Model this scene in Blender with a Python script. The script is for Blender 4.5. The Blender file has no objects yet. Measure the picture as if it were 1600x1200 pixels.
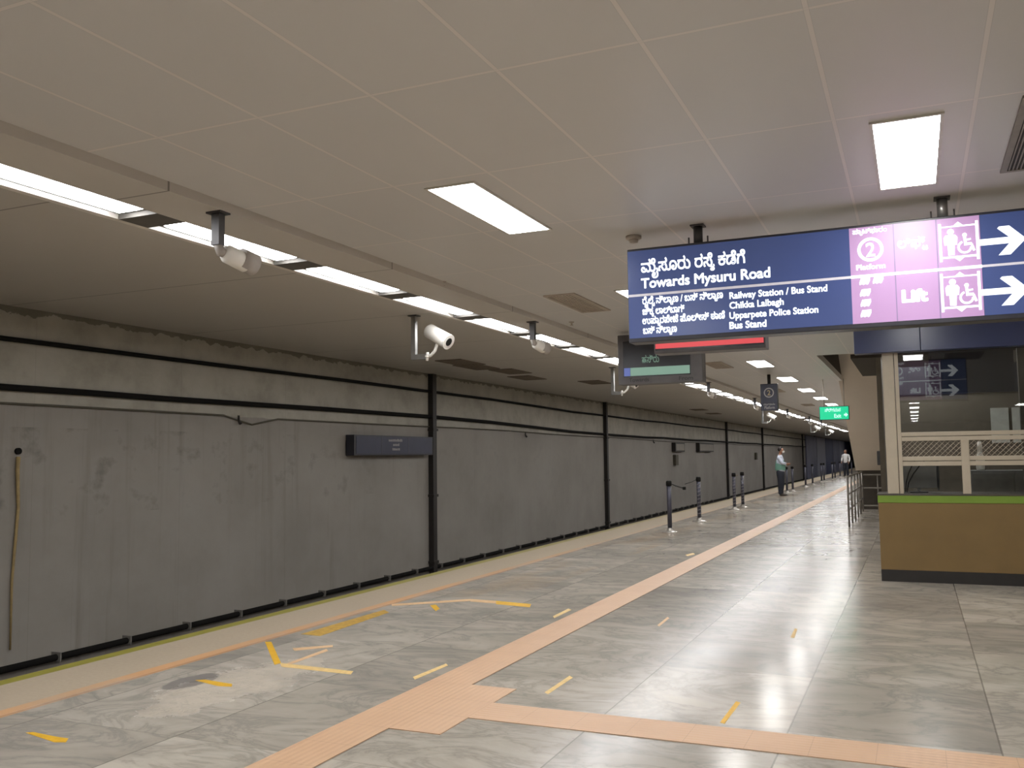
import bpy, bmesh, math, random
from mathutils import Vector, Matrix, geometry

random.seed(7)
SC = bpy.context.scene
COL = SC.collection

# ------------------------------------------------------------------ camera, world, exposure
FPX = 1431.7
YAW, PIT, ROL = 0.41287, 0.08035, -0.01277
CAM = Vector((0, 0, 1.5))
_cy, _sy, _cp, _sp, _cr, _sr = math.cos(YAW), math.sin(YAW), math.cos(PIT), math.sin(PIT), math.cos(ROL), math.sin(ROL)
_f = Vector((-_sy * _cp, _cy * _cp, _sp))
_r0 = Vector((_cy, _sy, 0))
_u0 = _r0.cross(_f)
_r = _cr * _r0 + _sr * _u0
_u = -_sr * _r0 + _cr * _u0
cam = bpy.data.cameras.new('camera')
cam.sensor_width = 36
cam.lens = FPX / 1600 * 36
cam.clip_end = 600
cam_o = bpy.data.objects.new('camera', cam)
COL.objects.link(cam_o)
cam_o.matrix_world = Matrix(((_r.x, _u.x, -_f.x, CAM.x), (_r.y, _u.y, -_f.y, CAM.y), (_r.z, _u.z, -_f.z, CAM.z), (0, 0, 0, 1)))
SC.camera = cam_o

SC.view_settings.view_transform = 'Standard'
SC.view_settings.look = 'None'
SC.view_settings.exposure = 0.0
SC.view_settings.gamma = 1.0
SC.view_settings.use_curve_mapping = False
world = bpy.data.worlds.new('world')
SC.world = world
world.use_nodes = True
world.node_tree.nodes['Background'].inputs[0].default_value = (0.03, 0.03, 0.03, 1)
world.node_tree.nodes['Background'].inputs[1].default_value = 0.1

LAMP = 27.5        # radiance of the ceiling panel lights
STRIP = 27.0       # radiance of the strip lights over the platform edge
LAMP_COL = (0.99, 0.98, 0.965)


def pray(x, y):
    return _r * ((x - 800) / FPX) - _u * ((y - 600) / FPX) + _f


def onZ(x, y, z):
    d = pray(x, y)
    return CAM + d * ((z - CAM.z) / d.z)


def onX(x, y, X):
    d = pray(x, y)
    return CAM + d * ((X - CAM.x) / d.x)


def onY(x, y, Y):
    d = pray(x, y)
    return CAM + d * ((Y - CAM.y) / d.y)


# ------------------------------------------------------------------ materials
def lin(c):
    out = []
    for v in c:
        v /= 255
        out.append(v / 12.92 if v <= 0.04045 else ((v + 0.055) / 1.055) ** 2.4)
    return tuple(out)


class NT:
    def __init__(self, name):
        self.m = bpy.data.materials.new(name)
        self.m.use_nodes = True
        self.t = self.m.node_tree
        self.b = self.t.nodes['Principled BSDF']
        self.out = self.t.nodes['Material Output']

    def n(self, typ, **kw):
        nd = self.t.nodes.new(typ)
        for k, v in kw.items():
            setattr(nd, k, v)
        return nd

    def l(self, a, b):
        self.t.links.new(a, b)

    def put(self, sock, v):
        if hasattr(v, 'is_output'):
            self.l(v, sock)
        else:
            sock.default_value = v

    def math(self, op, a, b=0.0, c=None, clamp=False):
        nd = self.n('ShaderNodeMath', operation=op, use_clamp=clamp)
        self.put(nd.inputs[0], a)
        self.put(nd.inputs[1], b)
        if c is not None:
            self.put(nd.inputs[2], c)
        return nd.outputs[0]

    def mix(self, f, a, b, blend='MIX'):
        nd = self.n('ShaderNodeMix', data_type='RGBA', blend_type=blend)
        self.put(nd.inputs[0], f)
        for i, v in ((6, a), (7, b)):
            if not hasattr(v, 'is_output') and len(v) == 3:
                v = (*v, 1)
            self.put(nd.inputs[i], v)
        return nd.outputs[2]

    def ramp(self, f, pts):
        nd = self.n('ShaderNodeValToRGB')
        e = nd.color_ramp.elements
        while len(e) < len(pts):
            e.new(0.5)
        for i, (p, c) in enumerate(pts):
            e[i].position = p
            e[i].color = (*c, 1) if isinstance(c, tuple) else (c, c, c, 1)
        self.put(nd.inputs[0], f)
        return nd.outputs[0]

    def noise(self, vec, scale, detail=4, rough=0.55, dist=0.0, dim='3D'):
        nd = self.n('ShaderNodeTexNoise', noise_dimensions=dim)
        if vec is not None:
            self.l(vec, nd.inputs['Vector'])
        nd.inputs['Scale'].default_value = scale
        nd.inputs['Detail'].default_value = detail
        nd.inputs['Roughness'].default_value = rough
        nd.inputs['Distortion'].default_value = dist
        return nd.outputs[0]

    def pos(self):
        return self.n('ShaderNodeNewGeometry').outputs['Position']

    def obj(self):
        return self.n('ShaderNodeTexCoord').outputs['Object']

    def xyz(self, v):
        nd = self.n('ShaderNodeSeparateXYZ')
        self.l(v, nd.inputs[0])
        return nd.outputs

    def comb(self, x, y, z):
        nd = self.n('ShaderNodeCombineXYZ')
        for i, v in enumerate((x, y, z)):
            self.put(nd.inputs[i], v)
        return nd.outputs[0]

    def vscale(self, v, s):
        nd = self.n('ShaderNodeVectorMath', operation='MULTIPLY')
        self.l(v, nd.inputs[0])
        nd.inputs[1].default_value = s
        return nd.outputs[0]

    def bump(self, h, strength=0.2, dist=0.01):
        nd = self.n('ShaderNodeBump')
        nd.inputs['Strength'].default_value = strength
        nd.inputs['Distance'].default_value = dist
        self.l(h, nd.inputs['Height'])
        self.l(nd.outputs[0], self.b.inputs['Normal'])

    def between(self, v, a, b):
        return self.math('MULTIPLY', self.math('GREATER_THAN', v, a), self.math('LESS_THAN', v, b))


def mat(name, rgb, rough=0.5, metal=0.0, var=0.12, scale=9.0, spec=0.5, emit=None, es=0.0):
    k = NT(name)
    c = lin(rgb)
    n = k.noise(k.obj(), scale, 5)
    f = k.ramp(n, [(0.3, 0.0), (0.7, 1.0)])
    k.l(k.mix(f, tuple(v * (1 - var) for v in c), tuple(min(1, v * (1 + var)) for v in c)), k.b.inputs['Base Color'])
    k.b.inputs['Roughness'].default_value = rough
    k.b.inputs['Metallic'].default_value = metal
    k.b.inputs['Specular IOR Level'].default_value = spec
    if emit:
        k.b.inputs['Emission Color'].default_value = (*lin(emit), 1)
        k.b.inputs['Emission Strength'].default_value = es
    return k.m


def emis(name, col, s):
    k = NT(name)
    k.b.inputs['Base Color'].default_value = tuple(0.1 * v / max(col) for v in col) + (1,)
    k.b.inputs['Emission Color'].default_value = (*col, 1)
    k.b.inputs['Emission Strength'].default_value = s
    k.b.inputs['Roughness'].default_value = 0.4
    return k.m


def floor_mat():
    k = NT('polished_marble_slabs')
    p = k.pos()
    x, y, z = k.xyz(p)
    u = k.math('DIVIDE', k.math('SUBTRACT', x, 0.33), 1.03)
    v = k.math('DIVIDE', k.math('SUBTRACT', y, 6.57), 1.297)
    iu, iv = k.math('FLOOR', u), k.math('FLOOR', v)
    fu, fv = k.math('FRACT', u), k.math('FRACT', v)
    wn = k.n('ShaderNodeTexWhiteNoise', noise_dimensions='3D')
    k.l(k.comb(iu, iv, 0.5), wn.inputs['Vector'])
    rnd, rcol = wn.outputs[0], wn.outputs[1]
    # each slab carries its own veining: shift the noise by slab
    sh = k.n('ShaderNodeVectorMath', operation='MULTIPLY_ADD')
    k.l(rcol, sh.inputs[0])
    sh.inputs[1].default_value = (17, 17, 17)
    k.l(k.vscale(p, (0.8, 1.35, 1)), sh.inputs[2])
    sv = sh.outputs[0]
    cloud = k.noise(sv, 1.1, 6, 0.6, 0.8)
    vein = k.noise(sv, 1.5, 7, 0.62, 1.6)
    veinl = k.math('ABSOLUTE', k.math('SUBTRACT', vein, 0.5))
    veinm = k.ramp(veinl, [(0.0, 1.0), (0.035, 0.35), (0.1, 0.0)])
    base = k.ramp(cloud, [(0.25, lin((152, 146, 136))), (0.5, lin((177, 169, 157))), (0.75, lin((192, 183, 170)))])
    tone = k.math('MULTIPLY_ADD', rnd, 0.32, 0.78)
    base = k.mix(1.0, base, k.comb(tone, tone, tone), 'MULTIPLY')
    base = k.mix(k.math('MULTIPLY', veinm, 0.45), base, lin((112, 109, 105)))
    # light mineral patches
    w2 = k.ramp(k.noise(sv, 2.3, 5, 0.6, 2.2), [(0.62, 0.0), (0.8, 0.25)])
    base = k.mix(w2, base, lin((205, 198, 186)))
    # joints
    ju = k.math('MINIMUM', fu, k.math('SUBTRACT', 1.0, fu))
    jv = k.math('MINIMUM', fv, k.math('SUBTRACT', 1.0, fv))
    jm = k.math('MAXIMUM', k.math('LESS_THAN', ju, 0.0045), k.math('MULTIPLY', k.math('LESS_THAN', jv, 0.0028), 0.55))
    base = k.mix(k.math('MULTIPLY', jm, 0.6), base, lin((92, 86, 80)))
    # cement repair near the platform edge: outline broken by noise
    wob = k.noise(p, 2.2, 6, 0.65)
    dx = k.math('DIVIDE', k.math('ADD', x, 4.28), 0.34)
    dy = k.math('DIVIDE', k.math('SUBTRACT', y, 5.0), 0.85)
    dd = k.math('SQRT', k.math('ADD', k.math('MULTIPLY', dx, dx), k.math('MULTIPLY', dy, dy)))
    dd = k.math('ADD', dd, k.math('MULTIPLY', k.math('SUBTRACT', wob, 0.5), 2.4))
    pm = k.ramp(dd, [(0.6, 0.75), (1.2, 0.0)])
    crk = k.ramp(k.math('ABSOLUTE', k.math('SUBTRACT', k.noise(p, 7, 6, 0.7, 0.6), 0.5)), [(0.0, 1.0), (0.02, 0.0)])
    ptc = k.mix(k.noise(p, 14, 6, 0.7), lin((160, 150, 136)), lin((196, 186, 170)))
    ptc = k.mix(k.math('MULTIPLY', crk, 0.45), ptc, lin((96, 90, 84)))
    base = k.mix(pm, base, ptc)
    # bitumen-grey spot inside the repair
    ex = k.math('DIVIDE', k.math('ADD', x, 4.62), 0.13)
    ey = k.math('DIVIDE', k.math('SUBTRACT', y, 4.98), 0.26)
    ee = k.math('ADD', k.math('MULTIPLY', ex, ex), k.math('MULTIPLY', ey, ey))
    ee = k.math('ADD', ee, k.math('MULTIPLY', k.math('SUBTRACT', k.noise(p, 5, 5, 0.6), 0.5), 2.0))
    base = k.mix(k.ramp(ee, [(0.8, 0.85), (1.0, 0.0)]), base, lin((118, 113, 109)))
    # edge strip of pale rough granite, faded orange line and yellow nosing
    gr = k.mix(k.noise(p, 30, 5, 0.7), lin((156, 142, 123)), lin((178, 164, 144)))
    base = k.mix(k.between(x, -9, -5.10), base, gr)
    fade = k.ramp(k.noise(p, 1.3, 4), [(0.3, 0.35), (0.6, 1.0)])
    far = k.ramp(k.math('DIVIDE', y, 40.0), [(0.2, 1.0), (0.42, 0.25)])
    om = k.math('MULTIPLY', k.math('MULTIPLY', k.between(x, -5.19, -5.04), fade), far)
    base = k.mix(k.math('MULTIPLY', om, 0.8), base, lin((196, 146, 98)))
    yf = k.ramp(k.math('DIVIDE', y, 40.0), [(0.15, 0.95), (0.6, 0.3)])
    base = k.mix(k.math('MULTIPLY', k.math('LESS_THAN', x, -5.77), yf), base, lin((136, 130, 48)))
    # ochre scuffing further along the edge
    oc = k.math('MULTIPLY', k.between(x, -5.2, -4.0), k.ramp(k.noise(k.vscale(p, (1.2, 0.35, 1)), 1.2, 5), [(0.48, 0.0), (0.7, 0.35)]))
    base = k.mix(k.math('MULTIPLY', oc, k.between(y, 9, 80)), base, lin((176, 142, 96)))
    k.l(base, k.b.inputs['Base Color'])
    rr = k.mix(k.math('MAXIMUM', k.math('LESS_THAN', x, -5.08), pm), (0.14, 0.14, 0.14), (0.6, 0.6, 0.6))
    rr2 = k.math('ADD', rr, k.math('MULTIPLY', cloud, 0.10))
    k.l(rr2, k.b.inputs['Roughness'])
    k.b.inputs['Specular IOR Level'].default_value = 0.25
    k.bump(k.math('MULTIPLY', jm, -1.0), 0.25, 0.003)
    return k.m


def tactile_mat():
    k = NT('peach_tactile_tile')
    p = k.pos()
    x, y, z = k.xyz(p)
    fx = k.math('FRACT', k.math('DIVIDE', k.math('ADD', x, 3.08), 0.315))
    fy = k.math('FRACT', k.math('DIVIDE', k.math('SUBTRACT', y, 4.875), 0.345))
    j = k.math('MAXIMUM', k.math('LESS_THAN', fx, 0.012), k.math('LESS_THAN', fy, 0.012))
    c = k.mix(k.noise(p, 3, 6, 0.6), lin((188, 150, 117)), lin((206, 170, 136)))
    c = k.mix(k.ramp(k.noise(p, 9, 6, 0.7), [(0.62, 0.0), (0.8, 0.35)]), c, lin((150, 122, 98)))
    c = k.mix(k.math('MULTIPLY', j, 0.45), c, lin((150, 116, 88)))
    k.l(c, k.b.inputs['Base Color'])
    k.b.inputs['Roughness'].default_value = 0.42
    w = k.math('SINE', k.math('MULTIPLY', x, 150))
    w2 = k.math('SINE', k.math('MULTIPLY', y, 150))
    sel = k.math('GREATER_THAN', x, -2.43)
    h = k.math('ADD', k.math('MULTIPLY', k.math('SUBTRACT', 1.0, sel), w), k.math('MULTIPLY', sel, w2))
    k.bump(h, 0.12, 0.003)
    return k.m


def ceil_mat():
    k = NT('white_metal_ceiling_tiles')
    p = k.pos()
    x, y, z = k.xyz(p)
    u = k.math('DIVIDE', k.math('ADD', x, 0.31), 0.652)
    v = k.math('DIVIDE', k.math('SUBTRACT', y, 3.56), 1.29)
    fu, fv = k.math('FRACT', u), k.math('FRACT', v)
    wn = k.n('ShaderNodeTexWhiteNoise', noise_dimensions='3D')
    k.l(k.comb(k.math('FLOOR', u), k.math('FLOOR', v), 0.3), wn.inputs['Vector'])
    tone = k.math('MULTIPLY_ADD', wn.outputs[0], 0.03, 0.97)
    c = k.mix(k.noise(p, 1.3, 5, 0.6), lin((206, 203, 199)), lin((211, 208, 204)))
    c = k.mix(1.0, c, k.comb(tone, tone, tone), 'MULTIPLY')
    ju = k.math('MINIMUM', fu, k.math('SUBTRACT', 1.0, fu))
    jv = k.math('MINIMUM', fv, k.math('SUBTRACT', 1.0, fv))
    j = k.math('MAXIMUM', k.math('LESS_THAN', ju, 0.015), k.math('LESS_THAN', jv, 0.0075))
    c = k.mix(k.math('MULTIPLY', j, 0.5), c, lin((240, 230, 222)))
    dk = k.math('MAXIMUM', k.between(ju, 0.015, 0.018), k.between(jv, 0.0075, 0.009))
    c = k.mix(k.math('MULTIPLY', dk, 0.25), c, lin((140, 134, 126)))
    k.l(c, k.b.inputs['Base Color'])
    k.b.inputs['Roughness'].default_value = 0.4
    k.b.inputs['Specular IOR Level'].default_value = 0.55
    return k.m


def soffit_mat():
    k = NT('painted_soffit_panel')
    p = k.pos()
    x, y, z = k.xyz(p)
    fv = k.math('FRACT', k.math('DIVIDE', k.math('SUBTRACT', y, 4.15), 2.6))
    j = k.math('LESS_THAN', fv, 0.006)
    c = k.mix(k.noise(p, 0.7, 6, 0.6), lin((196, 190, 181)), lin((204, 198, 189)))
    c = k.mix(k.math('MULTIPLY', j, 0.7), c, lin((92, 86, 78)))
    k.l(c, k.b.inputs['Base Color'])
    k.b.inputs['Roughness'].default_value = 0.5
    return k.m


def wall_mat():
    k = NT('stained_track_wall')
    p = k.pos()
    x, y, z = k.xyz(p)
    pv = k.comb(y, z, 0.0)
    blotch = k.noise(pv, 0.55, 7, 0.62)
    st = k.noise(k.vscale(pv, (3.4, 0.16, 1)), 1.0, 6, 0.6, 0.3)
    st2 = k.noise(k.vscale(pv, (9.0, 0.3, 1)), 1.0, 5, 0.6, 0.2)
    c = k.ramp(blotch, [(0.3, lin((134, 128, 120))), (0.52, lin((147, 141, 133))), (0.75, lin((156, 151, 144)))])
    nearm = k.ramp(k.math('DIVIDE', y, 40.0), [(0.22, 1.0), (0.45, 0.3)])
    sm = k.math('MULTIPLY', k.ramp(st, [(0.55, 0.0), (0.72, 1.0)]), nearm)
    msk = k.ramp(k.noise(pv, 0.45, 3), [(0.42, 0.1), (0.6, 1.0)])
    c = k.mix(k.math('MULTIPLY', k.math('MULTIPLY', sm, msk), 0.45), c, lin((70, 64, 56)))
    sm2 = k.math('MULTIPLY', k.ramp(st2, [(0.58, 0.0), (0.7, 1.0)]), nearm)
    c = k.mix(k.math('MULTIPLY', k.math('MULTIPLY', sm2, msk), 0.25), c, lin((84, 74, 62)))
    # damp blue-grey blotches under the conduit
    bl = k.math('MULTIPLY', k.ramp(k.noise(pv, 2.2, 5, 0.6), [(0.55, 0.0), (0.68, 1.0)]), k.between(z, 0.9, 1.9))
    c = k.mix(k.math('MULTIPLY', k.math('MULTIPLY', bl, nearm), 0.5), c, lin((78, 76, 72)))
    # dark mould on the bare upper concrete
    up = k.math('GREATER_THAN', k.math('ADD', z, k.math('MULTIPLY', k.math('SUBTRACT', k.noise(pv, 3.0, 4), 0.5), 0.06)), 2.13)
    cu = k.ramp(k.noise(pv, 1.6, 7, 0.65), [(0.3, lin((146, 141, 128))), (0.55, lin((170, 165, 152))), (0.8, lin((180, 176, 164)))])
    c = k.mix(up, c, cu)
    tm = k.math('GREATER_THAN', k.math('ADD', z, k.math('MULTIPLY', k.math('SUBTRACT', k.noise(pv, 5.0, 5), 0.5), 0.22)), 3.14)
    c = k.mix(k.math('MULTIPLY', tm, 0.6), c, lin((58, 54, 42)))
    # panel joints
    fj = k.math('FRACT', k.math('DIVIDE', k.math('SUBTRACT', y, 0.5), 2.2))
    c = k.mix(k.math('MULTIPLY', k.math('LESS_THAN', fj, 0.004), 0.15), c, lin((80, 76, 70)))
    k.l(c, k.b.inputs['Base Color'])
    k.b.inputs['Roughness'].default_value = 0.6
    k.bump(blotch, 0.15, 0.02)
    return k.m


def glass_mat():
    k = NT('booth_glass')
    t = k.n('ShaderNodeBsdfTransparent')
    t.inputs[0].default_value = (0.86, 0.88, 0.88, 1)
    g = k.n('ShaderNodeBsdfGlossy')
    g.inputs['Roughness'].default_value = 0.012
    fr = k.n('ShaderNodeFresnel')
    fr.inputs['IOR'].default_value = 1.6
    mx = k.n('ShaderNodeMixShader')
    k.l(fr.outputs[0], mx.inputs[0])
    k.l(t.outputs[0], mx.inputs[1])
    k.l(g.outputs[0], mx.inputs[2])
    k.l(mx.outputs[0], k.out.inputs[0])
    return k.m


M = dict(
    floor=floor_mat(), tactile=tactile_mat(), ceil=ceil_mat(), soffit=soffit_mat(), wall=wall_mat(), glass=glass_mat(),
    lamp=emis('lit_lamp_panel', LAMP_COL, LAMP), strip=emis('lit_strip_panel', (0.97, 0.98, 1.0), STRIP),
    frame=mat('white_lamp_frame', (205, 200, 190), 0.4), channel=mat('grey_light_channel', (96, 92, 86), 0.6),
    lip=mat('cream_light_lip', (226, 220, 210), 0.5),
    trackceil=mat('track_ceiling_plaster', (138, 127, 114), 0.7, 0, 0.06, 0.8),
    plaster=mat('beige_wall_paint', (150, 138, 124), 0.7, 0, 0.04, 1.2),
    stair=mat('beige_stair_soffit', (226, 214, 198), 0.7, 0, 0.05, 0.8),
    darkwall=mat('dark_paint_and_shade', (62, 55, 46), 0.8), tunnel=mat('tunnel_black', (12, 12, 14), 0.9),
    trackbed=mat('track_bed_concrete', (70, 66, 60), 0.9, 0, 0.2, 4), platside=mat('platform_side', (110, 100, 88), 0.8, 0, 0.15, 3),
    black=mat('black_rubber_cable', (22, 20, 18), 0.85, spec=0.2), brown=mat('brown_black_pipe', (40, 35, 31), 0.55),
    conduit=mat('mouldy_grey_conduit', (84, 79, 66), 0.7), clip=mat('pale_pipe_clip', (120, 116, 110), 0.5),
    steel=mat('brushed_grey_steel', (150, 148, 144), 0.35, 0.7), darksteel=mat('dark_grey_steel', (78, 76, 76), 0.45, 0.5),
    rail=mat('grey_rail_steel', (128, 122, 114), 0.4, 0.5),
    camwhite=mat('white_camera_shell', (236, 232, 224), 0.35, 0, 0.03), camgrey=mat('grey_camera_shell', (168, 160, 152), 0.45, 0, 0.05),
    lens=mat('dark_lens', (22, 24, 24), 0.15),
    signbody=mat('black_sign_housing', (44, 44, 52), 0.35), 
    blue=mat('navy_sign_face', (52, 64, 108), 0.22, 0, 0.04, 2, emit=(70, 84, 128), es=0.5),
    pink=mat('pink_sign_face', (166, 134, 174), 0.35, 0, 0.03, 2, emit=(176, 128, 178), es=0.36),
    pinkd=mat('mauve_sign_divider', (130, 112, 150), 0.4, emit=(120, 104, 140), es=0.35),
    white=emis('lit_white_lettering', (0.93, 0.97, 1.0), 1.5), divider=mat('pale_sign_rule', (190, 186, 192), 0.4, emit=(210, 206, 214), es=0.35),
    greysign=mat('slate_sign_face', (58, 60, 76), 0.4, emit=(66, 68, 80), es=0.10),
    dimtext=mat('dim_sign_lettering', (168, 164, 160), 0.5, emit=(150, 148, 150), es=0.18), gold=mat('gold_ring_marking', (178, 160, 122), 0.5, emit=(150, 136, 104), es=0.15),
    green=emis('lit_green_exit_face', lin((28, 208, 150)), 1.0), greenlit=emis('lit_pale_green_lettering', lin((200, 255, 236)), 1.2),
    red=emis('lit_red_led', lin((220, 80, 84)), 1.0), ledgreen=emis('lit_sage_led', lin((116, 146, 130)), 1.0), ledblue=emis('lit_blue_led', lin((98, 112, 178)), 0.8),
    ledtext=emis('dim_green_led_text', lin((112, 140, 124)), 0.8), screen=mat('dark_display_face', (40, 40, 44), 0.25), pidsbody=mat('grey_display_casing', (92, 88, 88), 0.45),
    pidsdark=mat('dark_display_text', (48, 46, 46), 0.5),
    vent=mat('brown_grey_vent', (184, 172, 158), 0.7), ventdark=mat('dark_vent_slot', (60, 57, 52), 0.8), ventslat=mat('grey_vent_slat', (140, 134, 126), 0.6),
    trackvent=mat('dark_track_grille', (124, 112, 98), 0.8),
    yellow=mat('yellow_floor_tape', (214, 166, 40), 0.5, 0, 0.1, 20), paleyellow=mat('worn_pale_yellow_tape', (214, 182, 118), 0.55, 0, 0.15, 25),
    orangetape=mat('faded_orange_tape', (206, 170, 128), 0.55, 0, 0.12, 25), ochre=mat('worn_ochre_sticker', (178, 142, 62), 0.6, 0, 0.3, 22),
    counter=mat('brown_counter_front', (126, 102, 62), 0.35, 0, 0.06, 3), lime=mat('lime_green_band', (118, 146, 50), 0.4, 0, 0.06, 4), plinth=mat('black_plinth', (40, 37, 35), 0.5),
    ctop=mat('dark_counter_edge', (74, 68, 60), 0.4), cream=mat('cream_booth_frame', (184, 172, 152), 0.45, 0, 0.04),
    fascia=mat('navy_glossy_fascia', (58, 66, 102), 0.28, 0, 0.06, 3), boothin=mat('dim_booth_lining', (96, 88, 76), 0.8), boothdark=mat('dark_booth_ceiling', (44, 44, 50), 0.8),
    cabinet=mat('grey_cabinet', (128, 126, 122), 0.5), paper=mat('pale_notice', (176, 176, 168), 0.6), wire=mat('pale_mesh_wire', (188, 176, 158), 0.5),
    monitor=mat('dark_monitor_plastic', (46, 46, 46), 0.5), bottle=mat('white_bottle_plastic', (214, 210, 200), 0.4),
    stanch=mat('blue_grey_post', (66, 65, 76), 0.4, 0.2, 0.2, 12), chrome=mat('chrome_base', (176, 170, 162), 0.25, 0.5), belt=mat('dark_belt', (58, 54, 50), 0.7),
    stripe=mat('pale_post_wrap', (124, 120, 122), 0.5), tan=mat('tan_belt', (140, 124, 106), 0.7),
    skin=mat('skin', (150, 108, 84), 0.55, 0, 0.05), shirt=mat('pale_blue_shirt', (196, 200, 214), 0.8, 0, 0.05), vest=mat('teal_vest', (112, 156, 140), 0.8, 0, 0.06),
    trousers=mat('black_navy_trousers', (34, 37, 48), 0.8, 0, 0.1), shoe=mat('dark_shoe', (58, 50, 46), 0.6), hair=mat('dark_hair', (44, 36, 32), 0.7), cap=mat('grey_hair', (168, 156, 148), 0.8),
    mask=mat('white_face_mask', (236, 234, 230), 0.8, 0, 0.02), phone=mat('dark_phone', (50, 48, 66), 0.3), eyeblk=mat('dark_eye', (24, 20, 18), 0.3), greyshirt=mat('light_grey_shirt', (214, 212, 210), 0.8),
    adblue=mat('dark_blue_panel', (136, 138, 164), 0.5, 0, 0.2, 0.4), adblue2=mat('slate_blue_panel', (168, 170, 188), 0.5, 0, 0.15, 0.4), adnavy=mat('navy_panel', (96, 102, 138), 0.5, 0, 0.15, 0.4),
    stationface=mat('dark_station_board', (48, 50, 72), 0.4), stationtext=mat('faded_station_lettering', (150, 146, 146), 0.5), stationrule=mat('faint_station_rule', (82, 80, 88), 0.5),
    boxface=mat('grey_box_face', (140, 134, 124), 0.6), smoke=mat('white_detector_plastic', (178, 168, 156), 0.5), signal=emis('lit_white_signal', (0.8, 0.88, 1.0), 3.0), stain=mat('ochre_leak_pipe', (158, 136, 92), 0.6, 0, 0.2, 14),
)


# ------------------------------------------------------------------ mesh helpers
class MB:
    def __init__(self):
        self.bm = bmesh.new()

    def box(self, x0, x1, y0, y1, z0, z1, bev=0.0):
        vs = [self.bm.verts.new(p) for p in ((x0, y0, z0), (x1, y0, z0), (x1, y1, z0), (x0, y1, z0), (x0, y0, z1), (x1, y0, z1), (x1, y1, z1), (x0, y1, z1))]
        fs = [self.bm.faces.new([vs[i] for i in q]) for q in ((0, 3, 2, 1), (4, 5, 6, 7), (0, 1, 5, 4), (1, 2, 6, 5), (2, 3, 7, 6), (3, 0, 4, 7))]
        if bev:
            es = set(e for f in fs for e in f.edges)
            bmesh.ops.bevel(self.bm, geom=list(es), offset=bev, segments=2, affect='EDGES', profile=0.5)
        return self

    def poly(self, pts):
        self.bm.faces.new([self.bm.verts.new(p) for p in pts])
        return self

    def prism(self, pts, d):
        d = Vector(d)
        a = [self.bm.verts.new(p) for p in pts]
        b = [self.bm.verts.new(Vector(p) + d) for p in pts]
        self.bm.faces.new(a)
        self.bm.faces.new(b[::-1])
        n = len(a)
        for i in range(n):
            self.bm.faces.new((a[i], b[i], b[(i + 1) % n], a[(i + 1) % n]))
        return self

    def tube(self, pts, r, n=10, caps=True):
        pts = [Vector(p) for p in pts]
        rs = r if isinstance(r, (list, tuple)) else [r] * len(pts)
        rings = []
        up = None
        for i, p in enumerate(pts):
            t = (pts[min(i + 1, len(pts) - 1)] - pts[max(i - 1, 0)]).normalized()
            if up is None:
                up = Vector((0, 0, 1)) if abs(t.z) < 0.9 else Vector((1, 0, 0))
            a = t.cross(up).normalized()
            up = a.cross(t).normalized()
            rings.append([self.bm.verts.new(p + (a * math.cos(2 * math.pi * k / n) + up * math.sin(2 * math.pi * k / n)) * rs[i]) for k in range(n)])
        for i in range(len(rings) - 1):
            for k in range(n):
                f = self.bm.faces.new((rings[i][k], rings[i + 1][k], rings[i + 1][(k + 1) % n], rings[i][(k + 1) % n]))
                f.smooth = True
        if caps:
            self.bm.faces.new(rings[0][::-1])
            self.bm.faces.new(rings[-1])
        return self

    def lathe(self, prof, c=(0, 0, 0), n=20):
        c = Vector(c)
        rings = [[self.bm.verts.new(c + Vector((r * math.cos(2 * math.pi * k / n), r * math.sin(2 * math.pi * k / n), z))) for k in range(n)] for r, z in prof]
        for i in range(len(rings) - 1):
            for k in range(n):
                f = self.bm.faces.new((rings[i][k], rings[i][(k + 1) % n], rings[i + 1][(k + 1) % n], rings[i + 1][k]))
                f.smooth = True
        self.bm.faces.new(rings[0][::-1])
        self.bm.faces.new(rings[-1])
        return self

    def ball(self, c, r, s=(1, 1, 1)):
        g = bmesh.ops.create_uvsphere(self.bm, u_segments=14, v_segments=10, radius=r)
        for v in g['verts']:
            v.co = Vector(c) + Vector((v.co.x * s[0], v.co.y * s[1], v.co.z * s[2]))
            for f in v.link_faces:
                f.smooth = True
        return self

    def build(self, name, m, parent=None, kind=None):
        me = bpy.data.meshes.new(name)
        bmesh.ops.recalc_face_normals(self.bm, faces=self.bm.faces)
        self.bm.to_mesh(me)
        self.bm.free()
        me.materials.append(m)
        o = bpy.data.objects.new(name, me)
        COL.objects.link(o)
        if parent is not None:
            o.parent = parent
            o.matrix_parent_inverse = Matrix.Translation(parent.location).inverted() if parent.type == 'EMPTY' and parent.get('absolute') else Matrix()
        if kind:
            o['kind'] = kind
        return o


def tag(o, label, cat, group=None, kind=None):
    o['label'] = label
    o['category'] = cat
    if group:
        o['group'] = group
    if kind:
        o['kind'] = kind
    return o


def thing(name, loc, label, cat, group=None, rz=0.0):
    """Empty at the base of a thing; its parts are built in the thing's own coordinates."""
    e = bpy.data.objects.new(name, None)
    e.empty_display_size = 0.1
    COL.objects.link(e)
    e.location = loc
    e.rotation_euler = (0, 0, rz)
    return tag(e, label, cat, group)


def copy_thing(o, loc, label, parent=None):
    c = o.copy()
    COL.objects.link(c)
    if parent is None:
        c.location = loc
        c['label'] = label
    else:
        c.parent = parent
    for ch in o.children:
        copy_thing(ch, None, None, c)
    return c


ONES = 'zeroth first second third fourth fifth sixth seventh eighth ninth tenth eleventh twelfth thirteenth fourteenth fifteenth sixteenth seventeenth eighteenth nineteenth'.split()
TENS = {20: 'twent', 30: 'thirt', 40: 'fort', 50: 'fift'}


def ordinal(n):
    if n < 20:
        return ONES[n]
    t, r = n // 10 * 10, n % 10
    return TENS[t] + ('ieth' if r == 0 else 'y-' + ONES[r])


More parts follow.
